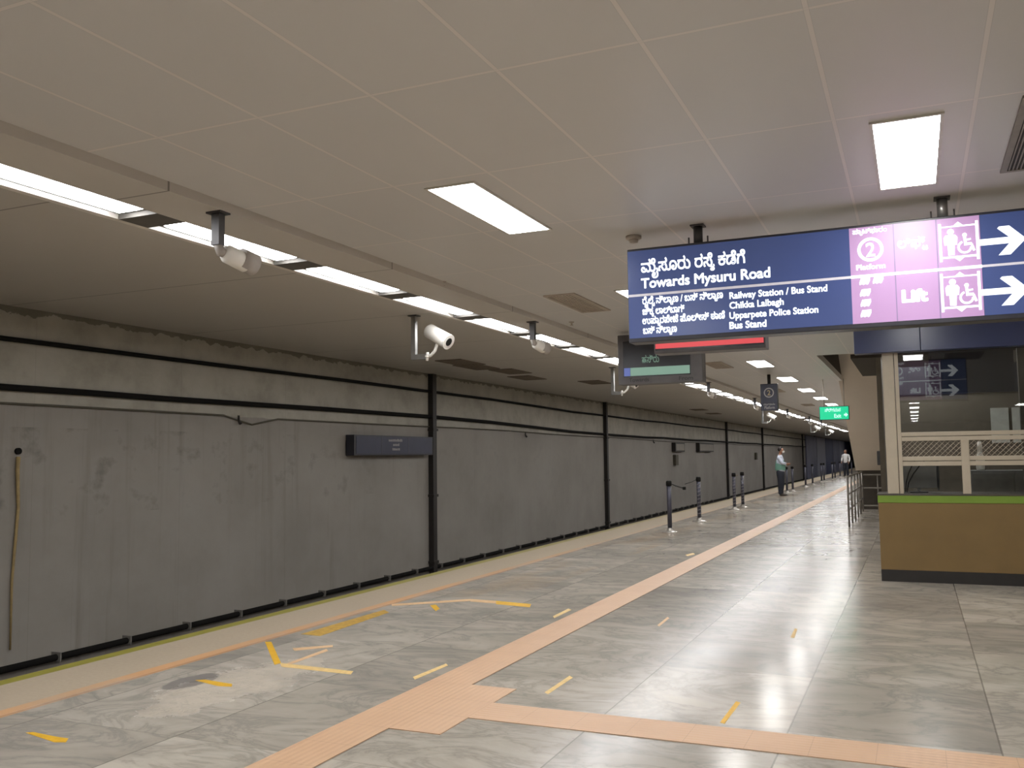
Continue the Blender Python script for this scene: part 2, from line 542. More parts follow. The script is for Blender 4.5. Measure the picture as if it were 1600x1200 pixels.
# ------------------------------------------------------------------ lettering
def _splines(s, size=1.0):
    c = bpy.data.curves.new('tmp_text', 'FONT')
    c.body = s
    c.size = size
    o = bpy.data.objects.new('tmp_text', c)
    COL.objects.link(o)
    dg = bpy.context.evaluated_depsgraph_get()
    dg.update()
    cu = o.evaluated_get(dg).to_curve(dg)
    out = []
    for sp in cu.splines:
        pts = []
        bp = sp.bezier_points
        n = len(bp)
        for i in range(n):
            a, b = bp[i], bp[(i + 1) % n]
            if (a.handle_right - a.co).length < 1e-6 and (b.handle_left - b.co).length < 1e-6:
                seg = [a.co.copy()]
            else:
                seg = geometry.interpolate_bezier(a.co, a.handle_right, b.handle_left, b.co, 5)[:-1]
            pts += [Vector((q.x, q.y)) for q in seg]
        cl = []
        for q in pts:
            if not cl or (q - cl[-1]).length > 1e-5:
                cl.append(q)
        if len(cl) > 2:
            out.append(cl)
    o.evaluated_get(dg).to_curve_clear()
    bpy.data.objects.remove(o)
    bpy.data.curves.remove(c)
    return out


def _area(p):
    return sum(p[i].x * p[(i + 1) % len(p)].y - p[(i + 1) % len(p)].x * p[i].y for i in range(len(p))) / 2


def _inside(pt, poly):
    r = False
    n = len(poly)
    for i in range(n):
        a, b = poly[i], poly[(i + 1) % n]
        if (a.y > pt.y) != (b.y > pt.y) and pt.x < (b.x - a.x) * (pt.y - a.y) / (b.y - a.y) + a.x:
            r = not r
    return r


def _minx(sp):
    return min(q.x for s in sp for q in s)


_BAR = None


def _advance(s):
    global _BAR
    if _BAR is None:
        _BAR = _minx(_splines('|'))
    sp = _splines(s + '|')
    return _minx([sp[-1]]) - _BAR


def glyphs(s):
    """Contours of a string; {x} sets a small subjoined letter under the one before it."""
    out = []
    x = 0.0
    parts = []
    while '{' in s:
        a, b = s.split('{', 1)
        sub, s = b.split('}', 1)
        parts += [(a, False), (sub, True)]
    parts.append((s, False))
    for t, sub in parts:
        if not t:
            continue
        if sub:
            sp = _splines(t)
            out += [[Vector((x - 0.20 + q.x * 0.52, -0.27 + q.y * 0.46)) for q in c] for c in sp]
            x += 0.10
        else:
            if t.strip():
                out += [[Vector((x + q.x, q.y)) for q in c] for c in _splines(t)]
            x += _advance(t)
    return out


def flat_contours(cs, bold=0.0):
    """Triangles (2-D) of a set of contours, holes respected, overlaps allowed."""
    areas = [_area(c) for c in cs]
    big = max(range(len(cs)), key=lambda i: abs(areas[i]))
    sgn = 1 if areas[big] > 0 else -1
    outer = [c for c, a in zip(cs, areas) if a * sgn > 0]
    holes = [c for c, a in zip(cs, areas) if a * sgn < 0]
    tris = []
    for o in outer:
        hs = [h for h in holes if _inside(h[0], o) and abs(_area(h)) < abs(_area(o))]
        loops = [[Vector((q.x, q.y, 0)) for q in c] for c in [o] + hs]
        flat = [q for l in loops for q in l]
        for t in geometry.tessellate_polygon(loops):
            tris.append([flat[i].xy for i in t])
    if bold:      # heavier weight: a stroke of even width along every contour
        for c in cs:
            n = len(c)
            for i in range(n):
                p, q = c[i], c[(i + 1) % n]
                t = q - p
                if t.length < 1e-6:
                    continue
                t = t.normalized() * bold
                w = Vector((-t.y, t.x))
                p2, q2 = p - t * 0.6, q + t * 0.6
                tris.append([p2 - w, q2 - w, q2 + w, p2 + w])
    return tris


_TXT = {}


def text_tris(s, bold):
    if (s, bold) not in _TXT:
        t = flat_contours(glyphs(s), bold)
        xs = [q.x for a in t for q in a]
        _TXT[(s, bold)] = (t, min(xs), max(xs))
    return _TXT[(s, bold)]


def lettering(s, X0, X1, zb, h, Y, m, parent, name='lettering', bold=0.018, back=False, slope=0.0):
    """Flat lettering on a plane of constant Y, fitted between X0 and X1; zb baseline, h letter size."""
    tr, a, b = text_tris(s, bold)
    bm = MB()
    k = (X1 - X0) / (b - a)
    for t in tr:
        pts = []
        for q in t:
            x = X0 + (q.x - a) * k
            if back:
                x = X0 + X1 - x
            pts.append((x, Y, zb + q.y * h))
        try:
            bm.poly(pts)
        except ValueError:
            pass
    return bm.build(name, m, parent)


def px_lettering(s, x0, x1, y, hpx, Y, Yplane, m, parent, bold=0.018, off=0.0):
    """Lettering whose baseline runs from pixel x0 to x1 at height y on plane Y (world), parented in local coordinates."""
    p0, p1 = onY(x0, y, Yplane), onY(x1, y, Yplane)
    h = (onY(x0, y - hpx, Yplane).z - p0.z) / 0.7
    return p0.x, p1.x, p0.z, h


# ================================================================== THE SETTING
def struct(name, mb, m):
    return mb.build(name, m, None, 'structure')


YN, YF = -34.0, 175.0
XE = -5.9           # platform edge
XW = -8.85          # track wall
CZ = 3.2            # ceiling height
struct('floor', MB().box(XE, 6.6, YN, YF, -0.25, 0.0), M['floor'])
struct('platform_side', MB().box(XE + 0.02, XE + 0.3, YN, YF, -1.15, -0.25), M['platside'])
struct('track_bed', MB().box(XW - 0.2, XE + 0.3, YN, YF, -1.35, -1.15), M['trackbed'])
struct('wall_left', MB().box(XW - 0.3, XW, YN, YF, -1.35, 3.7), M['wall'])
struct('wall_right', MB().box(6.6, 6.9, YN, YF, -0.25, 3.7), M['plaster'])
struct('wall_back', MB().box(XW - 0.3, 6.9, YN - 0.3, YN, -1.35, 3.7), M['plaster'])
struct('wall_front', MB().box(XW - 0.3, 6.9, YF, YF + 0.3, -1.35, 3.7), M['tunnel'])

# tiled ceiling with the stairwell opening left out
HX0, HX1, HY0, HY1 = -1.5, 2.4, 16.6, 25.2
cb = MB()
cb.box(-4.08, HX0, YN, YF, CZ, CZ + 0.12)
cb.box(HX0, 6.6, YN, HY0, CZ, CZ + 0.12)
cb.box(HX0, 6.6, HY1, YF, CZ, CZ + 0.12)
cb.box(HX1, 6.6, HY0, HY1, CZ, CZ + 0.12)
struct('ceiling', cb, M['ceil'])
sw = MB()      # shaft walls above the opening
sw.box(HX0 - 0.1, HX0, HY0 - 0.1, HY1 + 0.1, CZ + 0.12, 6.5)
sw.box(HX1, HX1 + 0.1, HY0 - 0.1, HY1 + 0.1, CZ + 0.12, 6.5)
sw.box(HX0, HX1, HY0 - 0.1, HY0, CZ + 0.12, 6.5)
sw.box(HX0, HX1, HY1, HY1 + 0.1, CZ + 0.12, 6.5)
sw.box(HX0 - 0.1, HX1 + 0.1, HY0 - 0.1, HY1 + 0.1, 6.5, 6.6)
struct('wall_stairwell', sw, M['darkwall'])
# lowered soffit along the platform edge, light channel and its lip, ceiling over the track
so = MB()
so.box(-4.52, -4.08, YN, YF, 3.14, CZ + 0.12)
struct('ceiling_soffit', so, M['soffit'])
struct('ceiling_channel', MB().box(-4.89, -4.52, YN, YF, 3.185, CZ + 0.12), M['channel'])
struct('trim_1', MB().box(-4.945, -4.89, YN, YF, 3.150, CZ + 0.12), M['lip'])
struct('ceiling_track', MB().box(XW, -4.945, YN, YF, CZ, CZ + 0.12), M['soffit'])

# tactile guide path of peach tiles, T-shaped
tb = MB()
T0 = 0.004
tb.box(-3.08, -2.765, YN, 120, 0, T0)
tb.box(-2.765, -2.44, 4.53, 5.58, 0, T0)
tb.box(-2.44, 6.5, 4.875, 5.22, 0, T0)
struct('tactile_path', tb, M['tactile'])

# staircase rising over the platform: sloped soffit, side and dark closing wall under its foot
SL = math.tan(math.radians(30))
sx0, sx1 = -1.5, 2.3


def sz(y):
    return 1.04 + (26.45 - y) * SL


st = MB()
pts = [(sx0, 26.45, 1.04), (sx0 - 0.16, 18.6, sz(18.6)), (sx1, 18.6, sz(18.6)), (sx1, 26.45, 1.04)]
st.prism(pts, (0, 0, 0.35))
struct('stair_soffit', st, M['stair'])
struct('wall_stair_foot', MB().box(sx0 + 0.05, sx1, 26.5, 26.7, 0, 1.1), M['darkwall'])  # shade under the stair is put into the wall's dark colour
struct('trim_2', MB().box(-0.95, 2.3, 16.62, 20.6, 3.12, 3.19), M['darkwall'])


# ================================================================== CEILING LIGHTS
SX = -4.695
SY0, SP, SLN = 4.815, 1.645, 1.305


def make_strip():
    t = thing('strip_light', (SX, SY0 + SLN / 2, 3.185), '', 'light', 'strip lights in the line over the platform edge')
    a = SLN / 2
    MB().box(-0.115, 0.115, -a - 0.03, a + 0.03, -0.012, 0.0).build('housing', M['channel'], t)
    d = MB()
    # shallow tray diffuser with chamfered ends
    z0, z1 = -0.013, -0.030
    q0 = [(-0.095, -a, z0), (0.095, -a, z0), (0.095, a, z0), (-0.095, a, z0)]
    q1 = [(-0.085, -a + 0.04, z1), (0.085, -a + 0.04, z1), (0.085, a - 0.04, z1), (-0.085, a - 0.04, z1)]
    d.poly(q1)
    for i in range(4):
        d.poly((q0[i], q0[(i + 1) % 4], q1[(i + 1) % 4], q1[i]))
    d.build('diffuser', M['strip'], t)
    return t


strip0 = make_strip()
k0 = -1
bf = MB()
for k in range(-6, 60):
    yb = SY0 + SP * k - (SP - SLN) / 2
    bf.box(-4.87, -4.53, yb - 0.13, yb + 0.13, 3.142, 3.19)
struct('trim_3', bf, M['channel'])
n = 0
miss = {24, 31, 37}
for k in range(k0, 42):
    y = SY0 + SLN / 2 + SP * k
    if k in miss:
        continue
    n += 1
    if n == 1:
        lab = 'white strip light over the platform edge cut by the left edge of the photo'
    else:
        lab = '%s white strip light from the left in the glowing line over the platform edge' % ordinal(n)
    if n == 1:
        strip0.location.y = y
        strip0['label'] = lab
    else:
        copy_thing(strip0, (SX, y, 3.185), lab)
for k in range(-14, -1):
    copy_thing(strip0, (SX, SY0 + SLN / 2 + SP * k, 3.185), 'white strip light over the platform edge nearer than the left border of the photo')

PY0, PP = 5.62, 3.97


def make_panel():
    t = thing('panel_light', (-2.585, PY0, CZ), '', 'light', 'square-ended panel lights in the tiled ceiling')
    fr = MB()
    hx, hy = 0.165, 0.645
    fr.box(-hx - 0.012, hx + 0.012, -hy - 0.012, -hy + 0.006, -0.010, 0.0)
    fr.box(-hx - 0.012, hx + 0.012, hy - 0.006, hy + 0.012, -0.010, 0.0)
    fr.box(-hx - 0.012, -hx + 0.006, -hy, hy, -0.010, 0.0)
    fr.box(hx - 0.006, hx + 0.012, -hy, hy, -0.010, 0.0)
    fr.build('frame', M['frame'], t)
    MB().box(-hx + 0.004, hx - 0.004, -hy + 0.004, hy - 0.004, -0.007, -0.001).build('diffuser', M['lamp'], t)
    return t


panel0 = make_panel()
panel0['label'] = 'large white panel light in the ceiling left of the blue hanging sign'
PL = ['white panel light half hidden behind the left end of the blue hanging sign', 'white panel light hidden behind the blue hanging sign',
      'white panel light above and left of the small hanging platform sign', 'white panel light just right of the small hanging platform sign']
for k in range(1, 32):  # the hidden far lamps are added to brighten the blue wall panels
    y = PY0 + PP * k
    if k <= 4:
        lab = PL[k - 1]
    else:
        lab = '%s white panel light beyond the small hanging platform sign in the receding row' % ordinal(k - 3)
    copy_thing(panel0, (-2.585, y, CZ), lab)
copy_thing(panel0, (0.03, PY0, CZ), 'large white panel light in the ceiling above the pink part of the sign')
for k in (1, 2):
    copy_thing(panel0, (0.03, PY0 + PP * k, CZ), '%s white panel light behind the blue hanging sign, right-hand row' % ordinal(k))
for k in range(-5, 8):  # unseen row, added to brighten the stair soffit
    copy_thing(panel0, (3.6, PY0 + PP * k, CZ), 'unseen added panel light, far right side of the platform')
for k in range(-9, 0):
    copy_thing(panel0, (0.03, PY0 + PP * k, CZ), 'white panel light mirrored small in the booth glass')
    if k > -6:
        copy_thing(panel0, (-2.585, PY0 + PP * k, CZ), 'white panel light in the left row nearer than the photo shows')


# ================================================================== CEILING FITTINGS
def vent(x0, x1, y0, y1, label, z=CZ, slats=12, dark='ventdark', frm='ventslat', group='ceiling vents'):
    cx, cy = (x0 + x1) / 2, (y0 + y1) / 2
    t = thing('ceiling_vent', (cx, cy, z), label, 'vent', group)
    a, b = (x1 - x0) / 2, (y1 - y0) / 2
    MB().box(-a + 0.03, a - 0.03, -b + 0.03, b - 0.03, -0.004, 0.0).build('backing', M[dark], t)
    f = MB()
    f.box(-a, a, -b, -b + 0.035, -0.014, 0).box(-a, a, b - 0.035, b, -0.014, 0)
    f.box(-a, -a + 0.035, -b + 0.035, b - 0.035, -0.014, 0).box(a - 0.035, a, -b + 0.035, b - 0.035, -0.014, 0)
    f.build('frame', M[frm], t)
    s = MB()
    w = (2 * a - 0.07) / slats
    for i in range(slats):
        x = -a + 0.035 + w * (i + 0.3)
        s.box(x, x + w * 0.4, -b + 0.035, b - 0.035, -0.012, -0.005)
    s.build('slats', M[frm], t)
    return t


vent(0.545, 1.15, 4.9, 6.2, 'wide slatted ceiling vent at the right edge above the arrows', slats=26)
vl = ['brown-grey ceiling vent just left of the hanging sign, above the track-side display', 'brown-grey ceiling vent right of the red display, before the far lights',
      'small brown-grey ceiling vent right of the small platform sign', 'small brown-grey ceiling vent left of the green exit sign']
for i, (y, dx) in enumerate(((9.5, 0), (17.4, 0), (25.2, 0.0), (33.2, 0.0))):
    vent(-3.52 + dx, -3.17 + dx, y - 0.62, y + 0.62, vl[i], slats=8, dark='vent', frm='vent')
tv = [(720, 566), (745, 573), (798, 580), (824, 590), (930, 597), (1092, 640), (1115, 646)]
for i, (px, py) in enumerate(tv):
    p = onZ(px, py, CZ)
    vent(p.x - 0.25, p.x + 0.25, p.y - 0.5, p.y + 0.5, '%s dark grille from the left in the ceiling over the track' % ordinal(i + 1), slats=6, dark='trackvent', frm='trackvent', group='dark grilles over the track')

p = onZ(990, 369, CZ)
t = thing('smoke_detector', (p.x, p.y, CZ), 'small pale smoke detector on the ceiling above the sign\'s left end', 'smoke detector')
MB().lathe([(0.06, 0.0), (0.06, -0.02), (0.045, -0.03)]).build('base', M['smoke'], t)
MB().lathe([(0.035, -0.03), (0.032, -0.05), (0.015, -0.055)]).build('sensor_head', M['smoke'], t)
for i, (px, py, lab) in enumerate([(800, 483, 'small sprinkler on the ceiling between the strip lights and the vent'), (692, 440, 'small round disc standing in for a lamp reflection on the ceiling above the fourth strip light'),  # second disc stands in for a lamp's glint in the ceiling
                                   (893, 503, 'tiny sprinkler on the ceiling just left of the track-side display')]):
    p = onZ(px, py, CZ)
    t = thing('sprinkler', (p.x, p.y, CZ), lab, 'sprinkler', 'ceiling sprinklers')
    MB().lathe([(0.035, 0), (0.03, -0.01), (0.012, -0.015), (0.01, -0.04)], n=14).build('stem', M['smoke'], t)
    MB().lathe([(0.022, -0.04), (0.022, -0.045)], n=14).build('deflector', M['smoke'], t)


# ------------------------------------------------------------------ CCTV cameras
def local_dir_tube(mb, p, d, prof, n=18):
    d = Vector(d).normalized()
    mb.tube([Vector(p) + d * a for a, r in prof], [r for a, r in prof], n)
    return mb


def cctv_back(x, y, z, label, pole=0.22, s=1.0):
    """Camera seen from behind, on a short pole, looking along the platform."""
    t = thing('security_camera', (x, y, z), label, 'security camera', 'security cameras above the platform edge')
    MB().box(-0.06, 0.06, -0.05, 0.05, -0.012, 0).build('mounting_plate', M['darksteel'], t)
    MB().box(-0.032, 0.032, -0.028, 0.028, -pole, -0.012).build('pole', M['darksteel'], t)
    d = Vector((0.18, 0.92, -0.22)).normalized()
    o = Vector((0.0, 0.03, -pole - 0.03))
    MB().tube([o + Vector((0, -0.03, 0.04)), o + Vector((0, 0.0, -0.01)), o + d * 0.06], [0.03, 0.034, 0.03], 12).build('bracket', M['camgrey'], t)
    b = MB()
    local_dir_tube(b, o + d * 0.02, d, [(0.0, 0.040), (0.03, 0.062), (0.19, 0.066), (0.20, 0.06)])
    b.build('housing', M['camwhite'], t)
    h = MB()
    local_dir_tube(h, o + Vector((0, 0, 0.012)), d, [(0.16, 0.074), (0.28, 0.078)])
    h.build('sun_hood', M['camgrey'], t)
    return t


def cctv_front(x, y, z, label, drop=0.53):
    """Camera on an L-shaped pole with a curved arm, looking back towards the viewer."""
    t = thing('security_camera', (x, y, z), label, 'security camera', 'security cameras above the platform edge')
    MB().box(-0.06, 0.06, -0.05, 0.05, -0.012, 0).build('mounting_plate', M['darksteel'], t)
    pl = MB()
    pl.box(-0.028, 0.028, -0.028, 0.028, -drop, -0.012)
    pl.box(0.028, 0.17, -0.028, 0.028, -drop, -drop + 0.06)
    pl.build('pole', M['steel'], t)
    e = Vector((0.17, 0, -drop + 0.03))
    a = MB()
    a.lathe([(0.035, -0.01), (0.035, 0.01)], e + Vector((0.01, 0, 0)), 12)
    a.tube([e + Vector((0, 0, -0.05)), e + Vector((0.012, 0, 0.05))], 0.018, 8)
    a.tube([e, e + Vector((0.06, -0.01, 0.01)), e + Vector((0.12, -0.02, 0.06)), e + Vector((0.15, -0.02, 0.14)), e + Vector((0.15, -0.02, 0.19))], 0.02, 10)
    a.build('arm', M['camwhite'], t)
    d = Vector((0.84, -0.16, -0.46)).normalized()
    o = e + Vector((0.155, -0.02, 0.235))
    b = MB()
    local_dir_tube(b, o - d * 0.17, d, [(0.0, 0.060), (0.03, 0.086), (0.33, 0.090), (0.335, 0.086)])
    b.build('housing', M['camwhite'], t)
    hd = MB()
    local_dir_tube(hd, o - d * 0.17, d, [(0.336, 0.092), (0.36, 0.092)])
    hd.build('front_ring', M['camwhite'], t)
    l = MB()
    local_dir_tube(l, o - d * 0.17, d, [(0.3605, 0.05), (0.364, 0.045)])
    l.build('lens', M['lens'], t)
    return t


p = onZ(342, 332, 3.14)
cctv_back(-4.15, p.y, 3.14, 'grey-white security camera on a dark pole in front of the second strip light')
p = onZ(829, 503, 3.14)
cctv_back(-4.18, p.y, 3.14, 'white security camera on a short pole in front of the sixth strip light')
for i, (yy, lab) in enumerate(((20.6, 'white security camera seen from behind just right of the track-side display'), (27.1, 'white security camera seen from behind left of the small platform sign'),
                               (34.5, 'white security camera seen from behind right of the small platform sign'), (42.0, 'tiny white security camera below the lights left of the exit sign'),
                               (47.5, 'tiny white security camera below the lights under the exit sign'))):
    cctv_back(-4.2, yy, 3.14, lab)
p = onZ(647, 493, CZ)
cctv_front(p.x, p.y, CZ, 'white bullet security camera with dark lens on an L-shaped pole, looking back')
p = onZ(957, 574, CZ)
cctv_front(p.x, p.y, CZ, 'white bullet security camera on an L-shaped pole below the track-side display')
for yy, lab in ((35.5, 'small security camera on an L-shaped pole beside the small platform sign'), (53.0, 'tiny security camera on a pole at the far end of the strip lights'),
                (62.0, 'farthest tiny security camera at the end of the strip lights')):
    cctv_front(p.x, yy, CZ, lab)


# ================================================================== THE BIG HANGING SIGN
SYP = 6.6            # front face
SD = 0.16
SXA, SXB, SZA, SZB = -1.93, 0.83, 2.345, 3.055
sg = thing('hanging_sign', (0, SYP, 0), 'long lit blue and pink direction sign hanging from the ceiling at the right', 'sign')
MB().box(SXA, SXB, 0.0, SD, SZA, SZB, 0.006).build('housing', M['signbody'], sg)


def sgf(x, y):
    p = onY(x, y, SYP)
    return p.x, p.z


for sx, nm in ((-1.405, 0), (0.235, 1)):
    hp = MB().tube([(sx, SD / 2, SZB), (sx, SD / 2, CZ - 0.008)], 0.034, 16)
    hp.build('hanger_post', M['darksteel'] if nm == 0 else M['steel'], sg)
    MB().box(sx - 0.05, sx + 0.05, SD / 2 - 0.05, SD / 2 + 0.05, CZ - 0.01, CZ).build('hanger_plate', M['darksteel'], sg)
    for dx in (-0.07, 0.07):
        MB().tube([(sx + dx, SD / 2, SZB), (sx + dx, SD / 2, SZB + 0.06)], 0.006, 6).build('hanger_bolt', M['darksteel'], sg)


def rect_part(name, x0, x1, z0, z1, Y, t, m, parent):
    return MB().box(x0, x1, min(Y, Y + t), max(Y, Y + t), z0, z1).build(name, m, parent)


def sign_face(front):
    s = -1 if front else 1
    Y = 0.0 if front else SD
    e = 0.003 * s
    ztop, zbot = SZB - 0.018, SZA + 0.032
    bx = [(SXA + 0.006, -0.352), (0.448, SXB - 0.008)]
    for a, b in bx:
        rect_part('blue_panel', a, b, zbot, ztop, Y, e, M['blue'], sg)
    pc = [(-0.352, -0.075), (-0.069, 0.186), (0.193, 0.446)]
    for a, b in pc:
        rect_part('pink_panel', a, b, zbot, ztop, Y, e, M['pink'], sg)
    rect_part('column_divider', -0.0755, -0.0685, zbot, ztop, Y, e * 1.5, M['pinkd'], sg)
    rect_part('column_divider', 0.186, 0.193, zbot, ztop, Y, e * 1.5, M['pinkd'], sg)
    zr = 2.699
    rect_part('rule_line', SXA + 0.006, -0.352, zr - 0.009, zr + 0.009, Y, e * 1.8, M['divider'], sg)
    rect_part('rule_line', -0.352, 0.448, zr - 0.010, zr + 0.010, Y, e * 1.8, M['white'], sg)
    rect_part('rule_line', 0.448, SXB - 0.008, zr - 0.008, zr + 0.008, Y, e * 1.8, M['divider'], sg)
    Yt = Y + e * 1.6
    back = not front

    def L(s_, x0, y0, x1, y1, hpx, bold=0.02):
        a = sgf(x0, y0)
        b = sgf(x1, y1)
        h = (onY(x0, y0 - hpx, SYP).z - onY(x0, y0, SYP).z) / 0.7
        lettering(s_, a[0], b[0], (a[1] + b[1]) / 2, h, Yt, M['white'], sg, 'lettering', bold, back)
    L('ಮೈಸೂರು ರಸೆ{ತ} ಕಡೆಗೆ', 1002, 425.5, 1165, 411, 17.5, 0.022)
    L('Towards Mysuru Road', 1002, 450.5, 1204, 433, 15.0, 0.030)
    L('ರೈಲೆ{ವ} ನಿಲಾ{ದ}ಣ / ಬಸ್ ನಿಲಾ{ದ}ಣ', 1004, 476, 1130, 465, 10.0, 0.030)
    L('ಚಿಕ{ಕ} ಲಾಲ್‌ಬಾಗ್', 1004, 492, 1070, 487, 10.0, 0.030)
    L('ಉಪಾ{ಪ}ರಪೇಟೆ ಪೊಲೀಸ್ ಠಾಣೆ', 1004, 507, 1133, 497, 10.0, 0.030)
    L('ಬಸ್ ನಿಲಾ{ದ}ಣ', 1005, 522, 1058, 518, 10.0, 0.030)
    L('Railway Station / Bus Stand', 1140, 467, 1293, 455, 10.0, 0.030)
    L('Chikka Lalbagh', 1140, 482.5, 1225, 476, 10.0, 0.030)
    L('Upparpete Police Station', 1140, 498.5, 1279, 488, 10.0, 0.030)
    L('Bus Stand', 1140, 514, 1198, 510, 10.5, 0.034)
    # platform column
    L('ಪಾ{ಲ}ಟ್‌ಫಾರಂ', 1332, 367, 1386, 361, 7, 0.03)
    L('Platform', 1338, 422.5, 1384, 418.5, 8, 0.04)
    cx, cz = sgf(1360, 390)
    ring = MB()
    N = 40
    for k in range(N):
        a0, a1 = 2 * math.pi * k / N, 2 * math.pi * (k + 1) / N
        ring.poly([(cx + r_ * math.cos(a_), Yt, cz + r_ * 1.0 * math.sin(a_)) for r_, a_ in ((0.062, a0), (0.083, a0), (0.083, a1), (0.062, a1))])
    ring.build('number_ring', M['white'], sg)
    lettering('2', cx - 0.030, cx + 0.030, cz - 0.047, 0.134, Yt, M['white'], sg, 'lettering', 0.02, back)
    for (x0, x1, yy) in ((1343, 1360, 446), (1364, 1381, 444), (1344, 1361, 464), (1345, 1361.5, 480), (1345, 1362, 496.5)):
        a = sgf(x0, yy)
        b = sgf(x1, yy)
        g = MB()
        hgt = 0.052
        x0_, x1_ = a[0], b[0]
        w = x1_ - x0_
        sh = 0.012
        g.poly([(x0_, Yt, a[1]), (x0_ + w * 0.25, Yt, a[1] + 0.006), (x0_ + w * 0.35, Yt, a[1]), (x0_ + w * 0.6, Yt, a[1] + 0.006), (x0_ + w * 0.7, Yt, a[1]), (x1_ - sh, Yt, a[1] + 0.004),
                (x1_, Yt, a[1] + 0.03), (x1_, Yt, a[1] + hgt), (x0_ + sh, Yt, a[1] + hgt - 0.002), (x0_, Yt, a[1] + 0.02)])
        g.build('gate_marking', M['white'], sg)
    # lift column
    L('ಲಿಫ್{ಟ}', 1402, 388, 1450, 384, 14, 0.04)
    L('Lift', 1409, 471.5, 1451, 470, 18, 0.06)
    # lift pictograms
    for y0 in (377.5, 456.0):
        icx, icz = sgf(1498 + (y0 - 377.5) * 0.04, y0)
        g = MB()

        def R(x0, x1, z0, z1):
            g.poly([(icx + x0, Yt, icz + z0), (icx + x1, Yt, icz + z0), (icx + x1, Yt, icz + z1), (icx + x0, Yt, icz + z1)])
        R(-0.118, -0.101, -0.128, 0.128)
        R(0.101, 0.118, -0.128, 0.128)
        R(-0.101, 0.101, 0.098, 0.108)
        R(-0.101, 0.101, -0.108, -0.094)
        g.poly([(icx - 0.028, Yt, icz + 0.108), (icx + 0.028, Yt, icz + 0.108), (icx, Yt, icz + 0.132)])
        g.poly([(icx - 0.028, Yt, icz - 0.108), (icx + 0.028, Yt, icz - 0.108), (icx, Yt, icz - 0.132)])
        # standing figure
        pts = [(-0.024, -0.088), (-0.026, -0.02), (-0.044, -0.02), (-0.048, 0.03), (-0.036, 0.048), (0.022, 0.048), (0.036, 0.03), (0.032, -0.02), (0.018, -0.02), (0.014, -0.088)]
        g.poly([(icx + a - 0.042, Yt, icz + b) for a, b in pts])
        g.poly([(icx - 0.046 + 0.021 * math.cos(2 * math.pi * k / 14), Yt, icz + 0.068 + 0.021 * math.sin(2 * math.pi * k / 14)) for k in range(14)])
        # wheelchair figure
        N = 20
        for k in range(N):
            a0, a1 = math.radians(110 + 250 * k / N), math.radians(110 + 250 * (k + 1) / N)
            g.poly([(icx + 0.034 + r_ * math.cos(a_), Yt, icz - 0.040 + r_ * math.sin(a_)) for r_, a_ in ((0.030, a0), (0.044, a0), (0.044, a1), (0.030, a1))])
        g.poly([(icx + 0.036 + 0.014 * math.cos(2 * math.pi * k / 12), Yt, icz + 0.040 + 0.014 * math.sin(2 * math.pi * k / 12)) for k in range(12)])
        for q in ([(0.026, 0.03), (0.044, 0.03), (0.048, -0.03), (0.032, -0.03)], [(0.03, -0.012), (0.03, -0.03), (0.076, -0.03), (0.076, -0.012)],
                  [(0.066, -0.02), (0.080, -0.02), (0.096, -0.066), (0.082, -0.072)], [(0.044, 0.012), (0.044, 0.0), (0.072, 0.004), (0.072, 0.016)]):
            g.poly([(icx + a, Yt, icz + b) for a, b in q])
        g.build('lift_pictogram', M['white'], sg)
        # arrow
        acx, acz = sgf(1567 + (y0 - 377.5) * 0.06, y0 - 1.5)
        A = MB()
        pts = [(-0.145, -0.021), (-0.145, 0.012), (-0.137, 0.021), (0.035, 0.021), (-0.030, 0.082), (-0.018, 0.094), (0.040, 0.094), (0.132, 0.0), (0.040, -0.094), (-0.030, -0.094), (0.035, -0.021)]
        A.poly([(acx + a, Yt, acz + b) for a, b in pts])
        A.build('arrow', M['white'], sg)


sign_face(True)
sign_face(False)


# ------------------------------------------------------------------ train displays behind the sign
def display(name, label, Y, x0, x1, z0, z1, build):
    t = thing(name, ((x0 + x1) / 2, Y, 0), label, 'display', 'train information displays')
    w = (x1 - x0) / 2
    MB().box(-w, w, 0, 0.22, z0, z1, 0.006).build('casing', M['pidsbody'], t)
    for sx in (-w * 0.6, w * 0.6):
        MB().tube([(sx, 0.11, z1), (sx, 0.11, CZ)], 0.025, 12).build('hanger_post', M['darksteel'], t)
    build(t, w, (x0 + x1) / 2)
    return t


def bA(t, w, cx):
    MB().box(-w + 0.012, w - 0.012, -0.004, 0.0, 2.56, 2.97).build('screen', M['screen'], t)
    MB().box(-w + 0.015, w - 0.016, -0.009, -0.005, 2.575, 2.645).build('red_led_line', M['red'], t)


display('train_display', 'dark train display with a red lit line just below the big sign', 9.0, -2.37, -1.275, 2.525, 3.0, bA)


def bB(t, w, cx):
    MB().box(-0.50, 0.42, -0.004, 0.0, 2.57, 3.06).build('screen', M['screen'], t)
    MB().box(-0.40, 0.41, -0.009, -0.005, 2.585, 2.695).build('green_led_line', M['ledgreen'], t)
    MB().box(-0.49, -0.405, -0.009, -0.005, 2.585, 2.695).build('blue_led_end', M['ledblue'], t)
    p0, p1 = onY(1003, 567, 12).x - cx, onY(1030, 566, 12).x - cx
    lettering('ಹಸಿರು', p0, p1, onY(1003, 567, 12).z, 0.13, -0.006, M['ledtext'], t, 'led_lettering', 0.01)
    a, b = onY(983, 597, 12), onY(1014, 595, 12)
    lettering('Towards', a.x - cx, b.x - cx, a.z, 0.075, -0.003, M['pidsdark'], t, 'lettering', 0.012)
    a, b = onY(1061, 594, 12), onY(1083, 592, 12)
    lettering('From', a.x - cx, b.x - cx, a.z, 0.075, -0.003, M['pidsdark'], t, 'lettering', 0.012)


display('train_display', 'dark train display with a sage green lit line below the sign\'s left end', 12.0, -3.67, -2.52, 2.47, 3.15, bB)

